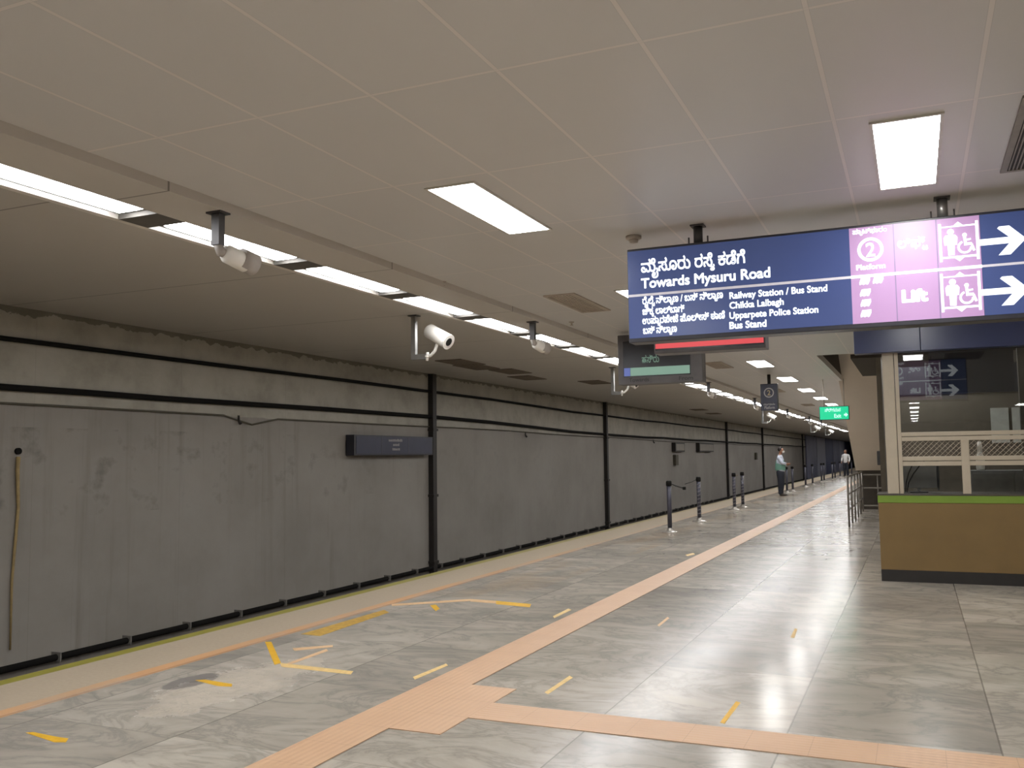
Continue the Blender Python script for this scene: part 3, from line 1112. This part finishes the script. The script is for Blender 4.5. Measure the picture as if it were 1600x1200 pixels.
# small square platform sign
t = thing('platform_sign', (-2.80, 20.0, 0), 'small square slate hanging sign with a circled numeral, far along the platform', 'sign')
MB().box(-0.175, 0.175, 0, 0.16, 2.43, 3.0, 0.006).build('housing', M['signbody'], t)
MB().box(-0.165, 0.165, -0.004, 0, 2.60, 2.985).build('upper_panel', M['greysign'], t)
MB().box(-0.165, 0.165, -0.004, 0, 2.445, 2.59).build('lower_panel', M['greysign'], t)
g = MB()
for k in range(30):
    a0, a1 = 2 * math.pi * k / 30, 2 * math.pi * (k + 1) / 30
    g.poly([(r_ * math.cos(a_), -0.007, 2.81 + r_ * math.sin(a_)) for r_, a_ in ((0.082, a0), (0.105, a0), (0.105, a1), (0.082, a1))])
g.build('number_ring', M['dimtext'], t)
lettering('2', -0.035, 0.035, 2.755, 0.155, -0.007, M['gold'], t, 'lettering', 0.02)
lettering('ಪಾ{ಲ}ಟ್‌ಫಾರಂ', -0.12, 0.12, 2.545, 0.05, -0.007, M['dimtext'], t, 'lettering', 0.012)
lettering('Platform', -0.10, 0.11, 2.465, 0.085, -0.007, M['dimtext'], t, 'lettering', 0.014)
MB().tube([(0.0, 0.08, 3.0), (0.0, 0.08, CZ)], 0.035, 12).build('hanger_post', M['darksteel'], t)

# green exit sign
t = thing('exit_sign', (-1.655, 22.0, 0), 'lit green exit sign hanging far down the platform beside the stair', 'sign')
MB().box(-0.32, 0.32, 0, 0.12, 2.265, 2.575, 0.006).build('housing', M['darksteel'], t)
MB().box(-0.308, 0.308, -0.006, 0, 2.277, 2.563).build('green_face', M['green'], t)
lettering('ನಿರ್ಗಮನ', -0.20, 0.14, 2.455, 0.10, -0.009, M['greenlit'], t, 'lettering', 0.02)
lettering('Exit', 0.0, 0.15, 2.315, 0.12, -0.009, M['greenlit'], t, 'lettering', 0.02)
g = MB()
g.poly([(0.295, -0.009, 2.375), (0.24, -0.009, 2.32), (0.25, -0.009, 2.355), (0.21, -0.009, 2.355), (0.21, -0.009, 2.395), (0.25, -0.009, 2.395), (0.24, -0.009, 2.43)])
g.build('arrow', M['greenlit'], t)
for sx in (-0.22, 0.22):
    MB().tube([(sx, 0.06, 2.575), (sx, 0.06, CZ)], 0.009, 8).build('hanger_post', M['smoke'], t)


# ================================================================== TRACK WALL FITTINGS
def cable(name, zs, r, m, label, cat, y0=2.0, y1=165.0, off=0.05):
    """zs: (y, z) knots of the run along the wall."""
    pts = []
    for i in range(len(zs) - 1):
        (ya, za), (yb, zb) = zs[i], zs[i + 1]
        nseg = max(2, int((yb - ya) / 2.5))
        for k in range(nseg):
            f = k / nseg
            pts.append((XW + off, ya + (yb - ya) * f, za + (zb - za) * f + 0.012 * math.sin(ya + (yb - ya) * f * 1.7)))
    pts.append((XW + off, zs[-1][0], zs[-1][1]))
    return tag(MB().tube(pts, r, 8).build(name, m), label, cat)


cable('wall_cable', [(0, 2.80), (10, 2.84), (16.2, 2.84), (27, 2.76), (47, 2.78), (165, 2.7)], 0.028, M['black'], 'upper black cable running along the track wall near the ceiling', 'cable')
cable('wall_cable', [(0, 2.29), (6.6, 2.31), (9.0, 2.31), (16.1, 2.34), (27, 2.18), (47, 2.16), (165, 2.1)], 0.036, M['black'], 'lower thicker black cable running along the track wall', 'cable')
cable('wall_conduit', [(0, 2.12), (10.1, 2.15), (10.7, 2.04), (11.3, 2.14), (20, 2.13), (36, 2.06), (165, 2.0)], 0.013, M['conduit'], 'thin mouldy conduit under the two black cables on the track wall', 'conduit', off=0.02)
bp = thing('wall_pipe', (XW, 8, -0.63), 'long black pipe clipped low along the track wall', 'pipe')
MB().tube([(0.07, -7, 0), (0.07, 40, 0.0), (0.07, 150, 0)], 0.036, 10).build('pipe', M['black'], bp)
for i in range(40):
    y = 7.42 + (i - 3) * 0.992 - 8
    MB().box(0.0, 0.135, y - 0.008, y + 0.008, -0.045, 0.055).build('pipe_clip', M['clip'], bp)

pole_y = [16.1, 27.3, 47.3, 59.3, 81.7, 92.0]
pl_lab = ['dark vertical pole on the track wall beside the station name board', 'dark vertical pole on the track wall left of the first barrier post',
          'dark vertical pole on the track wall behind the second pair of barrier posts', 'dark vertical pole on the track wall left of the standing person',
          'dark vertical pole on the track wall right of the standing person', 'last dark vertical pole before the blue wall panels']
for y, lab in zip(pole_y, pl_lab):
    t = thing('wall_pole', (XW, y, -1.15), lab, 'pole', 'dark poles on the track wall')
    MB().box(0.0, 0.11, -0.075, 0.075, 0.0, 4.34).build('pole', M['brown'], t)
    for z in (0.6, 1.9, 3.2):
        MB().box(0.0, 0.13, -0.10, 0.10, z, z + 0.05).build('pole_clamp', M['brown'], t)

# station board
t = thing('station_board', (XW + 0.02, 14.5, 1.575), 'dark blue station name board on the track wall left of the first pole', 'sign')
MB().box(0.0, 0.16, -1.38, 1.38, 0, 0.35).build('casing', M['signbody'], t)
MB().box(0.16, 0.164, -1.32, 1.33, 0.025, 0.325).build('face_panel', M['stationface'], t)
for a, b in ((-0.52, -0.50), (0.42, 0.44)):
    MB().box(0.164, 0.167, a, b, 0.03, 0.32).build('panel_rule', M['stationrule'], t)
for z, a, b in ((0.245, -0.28, 0.20), (0.165, -0.13, 0.09), (0.085, -0.15, 0.11)):
    g = MB()
    x = a
    while x < b:
        w = random.uniform(0.03, 0.06)
        g.box(0.164, 0.168, x, min(x + w, b), z, z + random.uniform(0.035, 0.05))
        x += w + 0.012
    g.build('station_lettering', M['stationtext'], t)
for y0, y1, z0, z1, lab, nm in ((35.9, 37.5, 1.66, 2.02, 'small grey box sign on the track wall above the first barrier post', 'box_sign'),
                                (40.3, 43.4, 1.66, 2.05, 'long grey box sign on the track wall above the second barrier post', 'box_sign')):
    t = thing(nm, (XW, y0, z0), lab, 'sign')
    MB().box(0, 0.16, 0, y1 - y0, 0, z1 - z0, 0.01).build('casing', M['brown'], t)
    MB().box(0.16, 0.165, 0.1, y1 - y0 - 0.1, 0.05, z1 - z0 - 0.05).build('face_panel', M['boxface'], t)
for y, z, lab in ((36.3, 1.12, 'narrow dark box low on the track wall under the small box sign'), (56.5, 1.2, 'narrow dark box on the track wall left of the fourth pole')):
    t = thing('wall_box', (XW, y, z), lab, 'box')
    MB().box(0, 0.12, -0.22, 0.22, 0, 0.42, 0.01).build('box', M['conduit'], t)
    MB().box(0.12, 0.125, -0.18, 0.18, 0.04, 0.38).build('cover', M['conduit'], t)
for (px, py, lab) in ((821, 681, 'small dark nozzle under the conduit between the first and second poles'), (1021, 691, 'small dark nozzle under the conduit right of the second pole'),
                      (373, 659, 'small dark nozzle at the dip of the conduit, left part of the track wall')):
    p = onX(px, py, XW + 0.03)
    t = thing('conduit_nozzle', (XW, p.y, p.z), lab, 'nozzle', 'nozzles under the conduit')
    MB().tube([(0.03, 0, 0.09), (0.03, 0, 0.02), (0.07, -0.01, -0.03)], [0.014, 0.018, 0.024], 8).build('nozzle', M['brown'], t)
# leaking outlet with its ochre drain pipe at the far left
p = onX(27, 705, XW)
t = thing('drain_pipe', (XW, p.y, -0.5), 'thin ochre-stained drain pipe under a dark hole at far left of the track wall', 'pipe')
dp = [(0.02, 0.0, p.z + 0.5 - 0.06), (0.025, -0.01, p.z + 0.3), (0.022, 0.015, p.z - 0.3 + 0.2), (0.022, -0.035, 0.75), (0.022, -0.03, 0.05)]
MB().tube(dp, [0.022, 0.02, 0.017, 0.014, 0.01], 8).build('pipe', M['stain'], t)
MB().tube([(0.0, 0, p.z + 0.5 + 0.0), (0.03, 0, p.z + 0.5)], 0.036, 12).build('outlet', M['black'], t)

# dark blue panels along the far wall and black tunnel mouth
pm = ['adblue', 'adblue2', 'adnavy', 'adblue', 'adblue2', 'adnavy', 'adblue']
yy = 84.0
for i in range(7):
    w = 9.5
    o = MB().box(XW + 0.01, XW + 0.12, yy, yy + w - 0.5, -1.1, 3.12).build('wall_panel', M[pm[i]])
    tag(o, '%s tall dark blue panel from the left on the far track wall' % ordinal(i + 1), 'panel', 'dark blue panels on the far wall')
    yy += w
t = thing('signal_lamp', (-6.6, 130, 0.35), 'tiny bright white signal light in the dark tunnel mouth', 'light')
MB().tube([(0, 0, -1.5), (0, 0, 1.5)], 0.05, 8).build('post', M['tunnel'], t)
MB().box(-0.25, 0.25, -0.1, 0.1, 1.3, 2.0).build('head', M['tunnel'], t)
MB().tube([(0, -0.12, 1.65), (0, -0.1, 1.65)], 0.16, 12).build('lens', M['signal'], t)


# ================================================================== FLOOR MARKINGS
def tape(pts, m, label, name='floor_tape', cat='tape', h=0.0012):
    ps = [onZ(x, y, 0.0) for x, y in pts]
    o = MB().prism([(q.x, q.y, 0.0002) for q in ps], (0, 0, h)).build(name, m)
    return tag(o, label, cat, 'yellow tape marks on the marble floor')


tape([(40, 1145), (52, 1144), (86, 1151), (107, 1154), (103, 1160), (85, 1160)], M['yellow'], 'bright yellow tape strip at the bottom left corner of the floor')
tape([(305, 1063), (320, 1062), (363, 1069), (362, 1073), (340, 1072)], M['yellow'], 'yellow tape strip lying across the broken cement patch')
tape([(414, 1003), (424, 1003), (439, 1036), (429, 1039)], M['yellow'], 'thick yellow tape bar, short leg of the L right of the cement patch')
tape([(437, 1036), (440, 1042), (548, 1054), (552, 1049)], M['paleyellow'], 'long pale yellow tape strip, long leg of the L right of the cement patch')
tape([(457, 1013), (460, 1017), (520, 1011), (520, 1008)], M['orangetape'], 'faint orange tape line above the long leg of the L')
tape([(448, 1037), (452, 1039), (513, 1017), (510, 1014)], M['orangetape'], 'faint slanting orange tape line rising from the L')
tape([(612, 944), (612, 947), (735, 939), (735, 936)], M['orangetape'], 'faint thin orange tape line pointing at the bright yellow strip')
tape([(735, 936), (735, 940), (775, 943), (775, 939)], M['orangetape'], 'short faint orange tape just left of the bright yellow strip')
tape([(775, 939), (775, 944), (828, 949), (830, 944)], M['yellow'], 'bright yellow tape strip in the middle of the floor left of the peach path')
tape([(672, 946), (681, 945), (687, 951), (681, 955)], M['yellow'], 'small round yellow tape scrap near the orange line')
tape([(645, 1058), (648, 1062), (700, 1040), (697, 1037)], M['paleyellow'], 'pale yellow tape strip beside the near left edge of the peach path')
tape([(864, 963), (866, 966), (893, 953), (888, 951)], M['paleyellow'], 'short pale tape strip on the left edge of the peach path, mid distance')
tape([(1071, 867), (1074, 869), (1086, 866), (1083, 864)], M['paleyellow'], 'tiny pale tape scrap on the far left edge of the peach path')
tape([(851, 1082), (856, 1085), (895, 1059), (890, 1056)], M['paleyellow'], 'pale yellow tape strip right of the peach junction')
tape([(1027, 977), (1030, 979), (1046, 966), (1043, 964)], M['orangetape'], 'faint peach tape strip on the pale slabs right of the path')
tape([(1125, 1129), (1132, 1131), (1157, 1098), (1150, 1096)], M['yellow'], 'bright yellow tape strip at lower right above the peach cross strip')
tape([(1235, 996), (1241, 997), (1246, 983), (1242, 982)], M['paleyellow'], 'small faded yellow tape mark in the lamp reflection on the floor')
tape([(470, 991), (500, 994), (608, 957), (600, 953)], M['ochre'], 'long worn ochre floor sticker with broken print beside the orange line', 'floor_sticker', 'sticker')


# ================================================================== BARRIER POSTS
def stanchion(x, y, label, wrap=False, h=1.0):
    t = thing('barrier_post', (x, y, 0), label, 'barrier post', 'barrier posts along the platform edge')
    MB().lathe([(0.165, 0.0), (0.165, 0.012), (0.13, 0.025), (0.07, 0.035), (0.052, 0.075), (0.05, 0.09)], n=24).build('base', M['chrome'], t)
    MB().lathe([(0.044, 0.085), (0.044, h - 0.09)], n=18).build('post', M['stanch'], t)
    MB().lathe([(0.05, h - 0.09), (0.056, h - 0.08), (0.056, h - 0.01), (0.04, h + 0.01)], n=18).build('head', M['black'], t)
    if wrap:
        w = MB()
        pts = [(0.047 * math.cos(k * 0.8), 0.047 * math.sin(k * 0.8), 0.12 + k * 0.0105) for k in range(72)]
        w.tube(pts, 0.008, 6)
        w.build('spiral_wrap', M['stripe'], t)
    return t


sp = [(1047, 832, 'first blue-grey barrier post from the left with a dangling belt end'), (1093, 815, 'second barrier post from the left with a pale spiral wrap'),
      (1148, 797, 'third barrier post from the left, left one of a close pair'), (1161, 793, 'fourth barrier post from the left, right one of a close pair'),
      (1230, 770, 'barrier post partly hidden behind the standing person'), (1239, 768, 'barrier post just right of the standing person'),
      (1259, 761, 'first thin barrier post beyond the last dark pole'), (1270, 758, 'second thin barrier post beyond the last dark pole'),
      (1284, 754, 'third thin far barrier post, in front of the blue panels'), (1288, 753, 'fourth thin far barrier post, in front of the blue panels'),
      (1301, 750, 'fifth thin far barrier post, in front of the blue panels'), (1305, 749, 'sixth thin far barrier post, in front of the blue panels'),
      (1313, 746.5, 'seventh thin far barrier post, left of the far person'), (1331, 742.5, 'farthest barrier post, right of the far person')]
posts = []
for i, (px, py, lab) in enumerate(sp):
    p = onZ(px, py, 0)
    posts.append(stanchion(p.x, p.y, lab, wrap=i in (1, 2, 3)))
b = MB()
b.tube([(0.05, 0.0, 0.95), (0.13, 0.02, 0.91), (0.27, 0.06, 0.865)], [0.010, 0.014, 0.014], 8)
b.build('belt', M['belt'], posts[0])
MB().box(0.26, 0.32, 0.03, 0.09, 0.83, 0.89, 0.008).build('belt_end', M['black'], posts[0])
MB().tube([(-0.05, 0, 0.95), (-0.14, -0.02, 0.90), (-0.30, -0.05, 0.85)], 0.008, 6).build('belt', M['belt'], posts[1])
d = posts[3].location - posts[2].location
MB().tube([(0.01, 0.05, 0.95), (d.x / 2, d.y / 2, 0.93)], 0.012, 6).build('belt', M['tan'], posts[2])


# ================================================================== RAILING UNDER THE STAIR
t = thing('railing', (-1.31, 20.15, 0), 'grey steel railing closing off the space under the stair, left of the booth', 'railing')
for y in (0, 1.1, 2.2, 3.3, 4.4, 5.5):
    MB().tube([(0, y, 0), (0, y, 1.02)], 0.022, 10).build('upright', M['rail'], t)
for z in (1.02, 0.66, 0.34):
    MB().tube([(0, -0.02, z), (0, 5.52, z)], 0.02 if z > 1 else 0.015, 10).build('rail', M['rail'], t)
for x in (0.38, 0.76, 1.2):
    MB().tube([(x, 5.5, 0), (x, 5.5, 0.94)], 0.02, 10).build('upright', M['rail'], t)
for z in (0.94, 0.6, 0.14):
    MB().tube([(0.02, 5.5, z), (1.9, 5.5, z)], 0.022, 10).build('rail', M['rail'], t)


# ================================================================== GLAZED STAFF BOOTH
BY = 11.75
bt = thing('staff_booth', (-0.43, BY, 0), 'glazed staff booth with brown counter and lime green band at the right', 'booth')
BX = 2.75            # width (local x runs from 0 to the right)


def bpart(name, m, *b, bev=0.0, parent=None):
    return MB().box(*b, bev).build(name, m, parent or bt)


bpart('plinth', M['plinth'], 0.0, BX, 0.0, 0.6, 0.0, 0.135)
bpart('counter_front', M['counter'], 0.0, BX, 0.0, 0.6, 0.135, 0.915, bev=0.004)
bpart('green_band', M['lime'], -0.005, BX, -0.006, 0.6, 0.915, 1.0, bev=0.004)
bpart('counter_top', M['ctop'], -0.01, BX, -0.01, 0.62, 1.0, 1.022, bev=0.004)
fy0, fy1 = 0.0, 0.07
bpart('corner_post', M['cream'], 0.11, 0.235, fy0, fy1 + 0.06, 1.022, 2.70, bev=0.006)
bpart('inner_jamb', M['cream'], 0.243, 0.285, fy0 + 0.01, fy1, 1.022, 2.70, bev=0.003)
for za, zb in ((1.635, 1.74), (1.345, 1.455)):
    bpart('cross_rail', M['cream'], 0.285, BX, fy0 + 0.005, fy1, za, (za + zb) / 2 - 0.004, bev=0.004)
    bpart('cross_rail', M['cream'], 0.285, BX, fy0 + 0.005, fy1, (za + zb) / 2 + 0.004, zb, bev=0.004)
for xm in (0.91, 1.86):
    bpart('mullion', M['cream'], xm, xm + 0.085, fy0 - 0.002, fy1 + 0.005, 1.022, 1.64, bev=0.005)
bpart('glass_pane', M['glass'], 0.285, BX, 0.035, 0.041, 1.74, 2.70)
for xa, xb in ((0.285, 0.91), (0.995, 1.86)):
    bpart('glass_pane', M['glass'], xa, xb, 0.035, 0.041, 1.022, 1.345)
for xa, xb in ((0.285, 0.91), (0.995, 1.86), (1.945, BX)):
    g = MB()
    za, zb = 1.455, 1.635
    hgt = zb - za
    s = xa - hgt
    while s < xb:
        for sgn in (1, -1):
            x0, x1 = (s, s + hgt) if sgn == 1 else (s + hgt, s)
            p0, p1 = Vector((x0, 0.04 - 0.004 * sgn, za)), Vector((x1, 0.04 - 0.004 * sgn, zb))
            q0, q1 = p0.copy(), p1.copy()
            dx = x1 - x0
            ok = True
            for q in (q0, q1):
                if q.x < xa or q.x > xb:
                    xx = min(max(q.x, xa), xb)
                    f = (xx - x0) / dx
                    q.z = za + hgt * f
                    q.x = xx
            if (q1 - q0).length > 0.02:
                g.tube([q0, q1], 0.0034 if sgn == 1 else 0.0013, 5)
        s += 0.058
    g.build('wire_mesh', M['wire'], bt)
# fascia board
for xa, xb in ((-0.19, 0.535), (0.539, BX)):
    bpart('fascia_panel', M['fascia'], xa, xb, -0.12, 0.06, 2.685, 3.2, bev=0.004)
bpart('fascia_backing', M['plinth'], -0.17, BX, 0.06, 0.09, 2.70, 3.2)
# lining of the booth
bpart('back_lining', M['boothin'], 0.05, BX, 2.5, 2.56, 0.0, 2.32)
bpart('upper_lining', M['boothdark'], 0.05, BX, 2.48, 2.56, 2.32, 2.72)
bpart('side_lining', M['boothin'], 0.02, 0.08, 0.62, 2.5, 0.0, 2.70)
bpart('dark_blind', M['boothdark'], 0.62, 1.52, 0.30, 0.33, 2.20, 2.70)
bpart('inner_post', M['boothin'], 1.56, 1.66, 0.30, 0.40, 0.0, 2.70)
# pale notice and panels on the lining
for xa, xb, za, zb, lab in ((1.40, 1.62, 1.62, 2.10, 'pale tall notice, left of two, on the booth\'s back lining'), (1.66, 1.86, 1.62, 2.10, 'pale tall notice, right of two, on the booth\'s back lining')):
    o = MB().box(bt.location.x + xa, bt.location.x + xb, BY + 2.48, BY + 2.499, za, zb).build('wall_notice', M['paper'])
    tag(o, lab, 'notice', 'notices inside the booth')
# grey cabinet, bottle, monitor and cables behind the glass
t = thing('cabinet', (0.62, 12.75, 0), 'grey steel cabinet behind the booth\'s right lower pane', 'cabinet')
MB().box(0, 0.95, 0, 0.45, 0.03, 1.27, 0.008).build('body', M['cabinet'], t)
for xa in (0.01, 0.48):
    dr_ = MB().box(xa, xa + 0.455, -0.012, 0, 0.06, 1.24, 0.004).build('door', M['cabinet'], t)
    MB().box(xa + (0.4 if xa < 0.1 else 0.03), xa + (0.42 if xa < 0.1 else 0.05), -0.03, -0.012, 0.6, 0.75).build('handle', M['darksteel'], dr_)
MB().box(0.02, 0.93, 0.02, 0.43, 0, 0.03).build('foot_rail', M['darksteel'], t)
t = thing('bottle', (0.74, 12.95, 1.27), 'slim white bottle on top of the grey cabinet behind the mesh', 'bottle')
MB().lathe([(0.045, 0.0), (0.05, 0.02), (0.05, 0.16), (0.03, 0.21), (0.028, 0.23)], n=18).build('body', M['bottle'], t)
MB().lathe([(0.03, 0.23), (0.03, 0.30), (0.022, 0.36)], n=14).build('pump_cap', M['bottle'], t)
t = thing('monitor', (0.02, 12.1, 1.022), 'dark monitor seen behind the booth\'s left lower pane', 'monitor')
MB().box(-0.10, 0.10, -0.07, 0.10, 0.0, 0.014, 0.004).build('foot', M['monitor'], t)
MB().box(-0.018, 0.018, 0.0, 0.03, 0.014, 0.10).build('stem', M['monitor'], t)
MB().box(-0.18, 0.20, -0.03, 0.0, 0.055, 0.34, 0.006).build('screen', M['cabinet'], t)
MB().box(0.20, 0.225, -0.035, 0.012, 0.03, 0.40, 0.004).build('side_bezel', M['monitor'], t)
for dx, lab in ((0.0, 'left black curved cable beside the monitor in the booth'), (0.055, 'right black curved cable beside the monitor in the booth')):
    c = MB().tube([(-0.13 + dx * 0.3, 12.02, 1.03), (-0.12 + dx * 0.5, 12.0, 1.14), (-0.09 + dx, 12.0, 1.25), (-0.04 + dx * 1.6, 12.0, 1.36), (0.0 + dx * 2, 12.02, 1.42)], 0.007, 6).build('cable', M['black'])
    tag(c, lab, 'cable')
# dark standpipe with box beside the booth
t = thing('standpipe', (onY(1377.5, 690, 23.2).x, 23.2, 0), 'dark thin standpipe with a small box just left of the booth post', 'pipe')
MB().tube([(0, 0, 0), (0, 0, 2.5)], 0.05, 10).build('pipe', M['brown'], t)
MB().box(-0.11, 0.05, -0.12, -0.04, 1.22, 1.55, 0.01).build('switch_box', M['darksteel'], t)


# ================================================================== PEOPLE
def skin(name, verts, edges, m, parent, levels=2, root=0):
    me = bpy.data.meshes.new(name)
    me.from_pydata([v[:3] for v in verts], edges, [])
    o = bpy.data.objects.new(name, me)
    COL.objects.link(o)
    md = o.modifiers.new('skin', 'SKIN')
    md.use_smooth_shade = True
    sv = me.skin_vertices[0].data
    for i, v in enumerate(verts):
        r = v[3]
        sv[i].radius = r if isinstance(r, tuple) else (r, r)
        sv[i].use_root = (i == root)
    sb = o.modifiers.new('sub', 'SUBSURF')
    sb.levels = sb.render_levels = levels
    dg = bpy.context.evaluated_depsgraph_get()
    dg.update()
    ev = o.evaluated_get(dg)
    nm = bpy.data.meshes.new_from_object(ev)
    bpy.data.objects.remove(o)
    bpy.data.meshes.remove(me)
    nm.name = name
    nm.materials.clear()
    nm.materials.append(m)
    for pl_ in nm.polygons:
        pl_.use_smooth = True
    o = bpy.data.objects.new(name, nm)
    COL.objects.link(o)
    o.parent = parent
    return o


def chain(V, E, pts, start=None):
    idx = []
    prev = start
    for q in pts:
        V.append(q)
        i = len(V) - 1
        if prev is not None:
            E.append((prev, i))
        prev = i
        idx.append(i)
    return idx


def hand(V, E, wrist, d, side, palm_n):
    """Palm and five curled fingers growing from vertex index wrist."""
    w = Vector(V[wrist][:3])
    d = Vector(d).normalized()
    n_ = Vector(palm_n).normalized()
    s = d.cross(n_).normalized() * side
    pc = w + d * 0.045
    V.append((*pc, (0.034, 0.017)))
    pi = len(V) - 1
    E.append((wrist, pi))
    for j, (off, ln) in enumerate(((0.030, 0.070), (0.010, 0.080), (-0.010, 0.075), (-0.028, 0.058))):
        b0 = w + d * 0.088 + s * off
        b1 = b0 + d * ln * 0.5 + n_ * 0.008
        b2 = b0 + d * ln * 0.8 + n_ * 0.032
        chain(V, E, [(*b0, 0.0105), (*b1, 0.009), (*b2, 0.008)], pi)
    t0 = w + d * 0.035 + s * 0.042
    t1 = t0 + d * 0.035 + s * 0.018 + n_ * 0.012
    chain(V, E, [(*t0, 0.012), (*t1, 0.0095)], pi)


def person(loc, rz, label, lelb, lwr, relb, rwr, shirt, vest, headtilt=0.0, stout=1.0, masked=True, hairm='hair'):
    t = thing('person', loc, label, 'person', None, rz)
    k = stout
    # joints: facing +x, left side is +y
    pel, wai, che, nec = (0, 0, 0.95), (0.01, 0, 1.12), (0.0, 0, 1.32), (-0.005, 0, 1.49)
    V, E = [], []
    b = chain(V, E, [(*pel, (0.13 * k, 0.115 * k)), (*wai, (0.12 * k, 0.11 * k)), (*che, (0.13, 0.11)), (*nec, 0.055)])
    hx = headtilt
    hd = chain(V, E, [(0.012 + hx * 0.3, 0, 1.55, 0.052), (0.030 + hx, 0, 1.60, (0.072, 0.080)), (0.028 + hx, 0, 1.665, (0.085, 0.096)), (0.012 + hx, 0, 1.72, 0.062)], b[3])
    chain(V, E, [(0.122 + hx, 0, 1.625, 0.012), (0.138 + hx, 0, 1.612, 0.013)], hd[1])
    for s in (1, -1):
        chain(V, E, [(0.012 + hx, s * 0.088, 1.63, 0.012), (0.0 + hx, s * 0.096, 1.645, 0.013)], hd[1])
    for s, el, wr in ((1, lelb, lwr), (-1, relb, rwr)):
        a = chain(V, E, [(-0.01, s * 0.11, 1.42, 0.062), (-0.015, s * 0.185, 1.405, 0.056), (*el, 0.042), (*wr, 0.028)], b[2])
        d = Vector(wr) - Vector(el)
        hand(V, E, a[3], d, s, (0, -s, 0.25))
        l = chain(V, E, [(0.0, s * 0.085, 0.90, 0.085), (0.012, s * 0.095, 0.52, 0.058), (-0.02, s * 0.10, 0.10, 0.042), (0.01, s * 0.10, 0.05, 0.040), (0.14, s * 0.115, 0.032, 0.030)], b[0])
    skin('body', V, E, M['skin'], t)
    # shirt
    V, E = [], []
    b = chain(V, E, [(0.003, 0, 0.86, (0.150 * k, 0.140 * k)), (0.005, 0, 0.95, (0.156 * k, 0.143 * k)), (0.015, 0, 1.12, (0.146 * k, 0.135 * k)), (0.005, 0, 1.32, (0.155, 0.13)), (-0.005, 0, 1.46, (0.085, 0.085)), (-0.003, 0, 1.50, 0.066)])
    for s, el, wr in ((1, lelb, lwr), (-1, relb, rwr)):
        e_ = Vector(el)
        w_ = e_ + (Vector(wr) - e_) * 0.92
        chain(V, E, [(-0.01, s * 0.12, 1.415, 0.080), (-0.015, s * 0.19, 1.40, 0.072), (*el, 0.060), (*w_, 0.045)], b[3])
    skin('shirt', V, E, M[shirt], t)
    if vest:
        V, E = [], []
        chain(V, E, [(-0.004, -0.012, 0.885, (0.166 * k, 0.150 * k)), (-0.004, -0.012, 0.98, (0.166 * k, 0.150 * k)), (0.0, -0.014, 1.12, (0.160 * k, 0.146 * k)), (-0.008, -0.012, 1.27, (0.163, 0.138)), (-0.012, -0.01, 1.31, (0.150, 0.13))])
        skin('vest', V, E, M['vest'], t)
    # trousers
    V, E = [], []
    b = chain(V, E, [(0, 0, 0.88, (0.152 * k, 0.142 * k)), (0.002, 0, 0.99, (0.146 * k, 0.134 * k))])
    for s in (1, -1):
        chain(V, E, [(0.0, s * 0.085, 0.80, 0.116 * k), (0.012, s * 0.095, 0.50, 0.090 * k), (-0.015, s * 0.10, 0.12, 0.078), (-0.012, s * 0.10, 0.05, 0.076)], b[0])
    skin('trousers', V, E, M['trousers'], t)
    for s in (1, -1):
        V, E = [], []
        chain(V, E, [(-0.05, s * 0.10, 0.052, 0.050), (0.03, s * 0.105, 0.050, 0.050), (0.13, s * 0.113, 0.040, 0.040), (0.19, s * 0.118, 0.034, 0.032)])
        skin('shoe', V, E, M['shoe'], t)
    # hair: cap over the back and top of the head
    hb = MB()
    hb.ball((hx - 0.002, 0, 1.675), 0.105, (0.98, 0.92, 0.95))
    bmesh.ops.delete(hb.bm, geom=[v for v in hb.bm.verts if (v.co.x > hx + 0.055 and v.co.z < 1.735) or (v.co.z < 1.60)], context='VERTS')
    hb.build('hair', M[hairm], t)
    for s in (1, -1):
        MB().ball((0.108 + hx, s * 0.034, 1.652), 0.010).build('eye', M['eyeblk'], t)
    if masked:
        mb = MB()
        mb.ball((0.070 + hx, 0, 1.600), 0.070, (0.95, 0.95, 0.72))
        bmesh.ops.delete(mb.bm, geom=[v for v in mb.bm.verts if v.co.x < hx + 0.05], context='VERTS')
        mb.build('face_mask', M['mask'], t)
    else:
        MB().box(0.108 + hx, 0.114 + hx, -0.022, 0.022, 1.572, 1.580).build('mouth', M['eyeblk'], t)
    return t


pf = onZ(1221, 775, 0)
person((pf.x, pf.y, 0), -0.05, 'person in pale blue shirt, teal vest and dark trousers standing with arms folded', (0.08, 0.245, 1.15), (0.235, 0.06, 1.13), (0.10, -0.255, 1.18), (0.25, -0.10, 1.16),
       'shirt', True, 0.03, 1.22, True, 'hair')
pf = onZ(1322.5, 744.5, 0)
person((pf.x, pf.y, 0), -1.9, 'far person in a light shirt standing near the tunnel end of the platform', (-0.02, 0.26, 1.14), (0.10, 0.25, 0.93), (0.0, -0.25, 1.14), (0.14, -0.22, 0.95),
       'greyshirt', False, 0.0, 1.0, False)
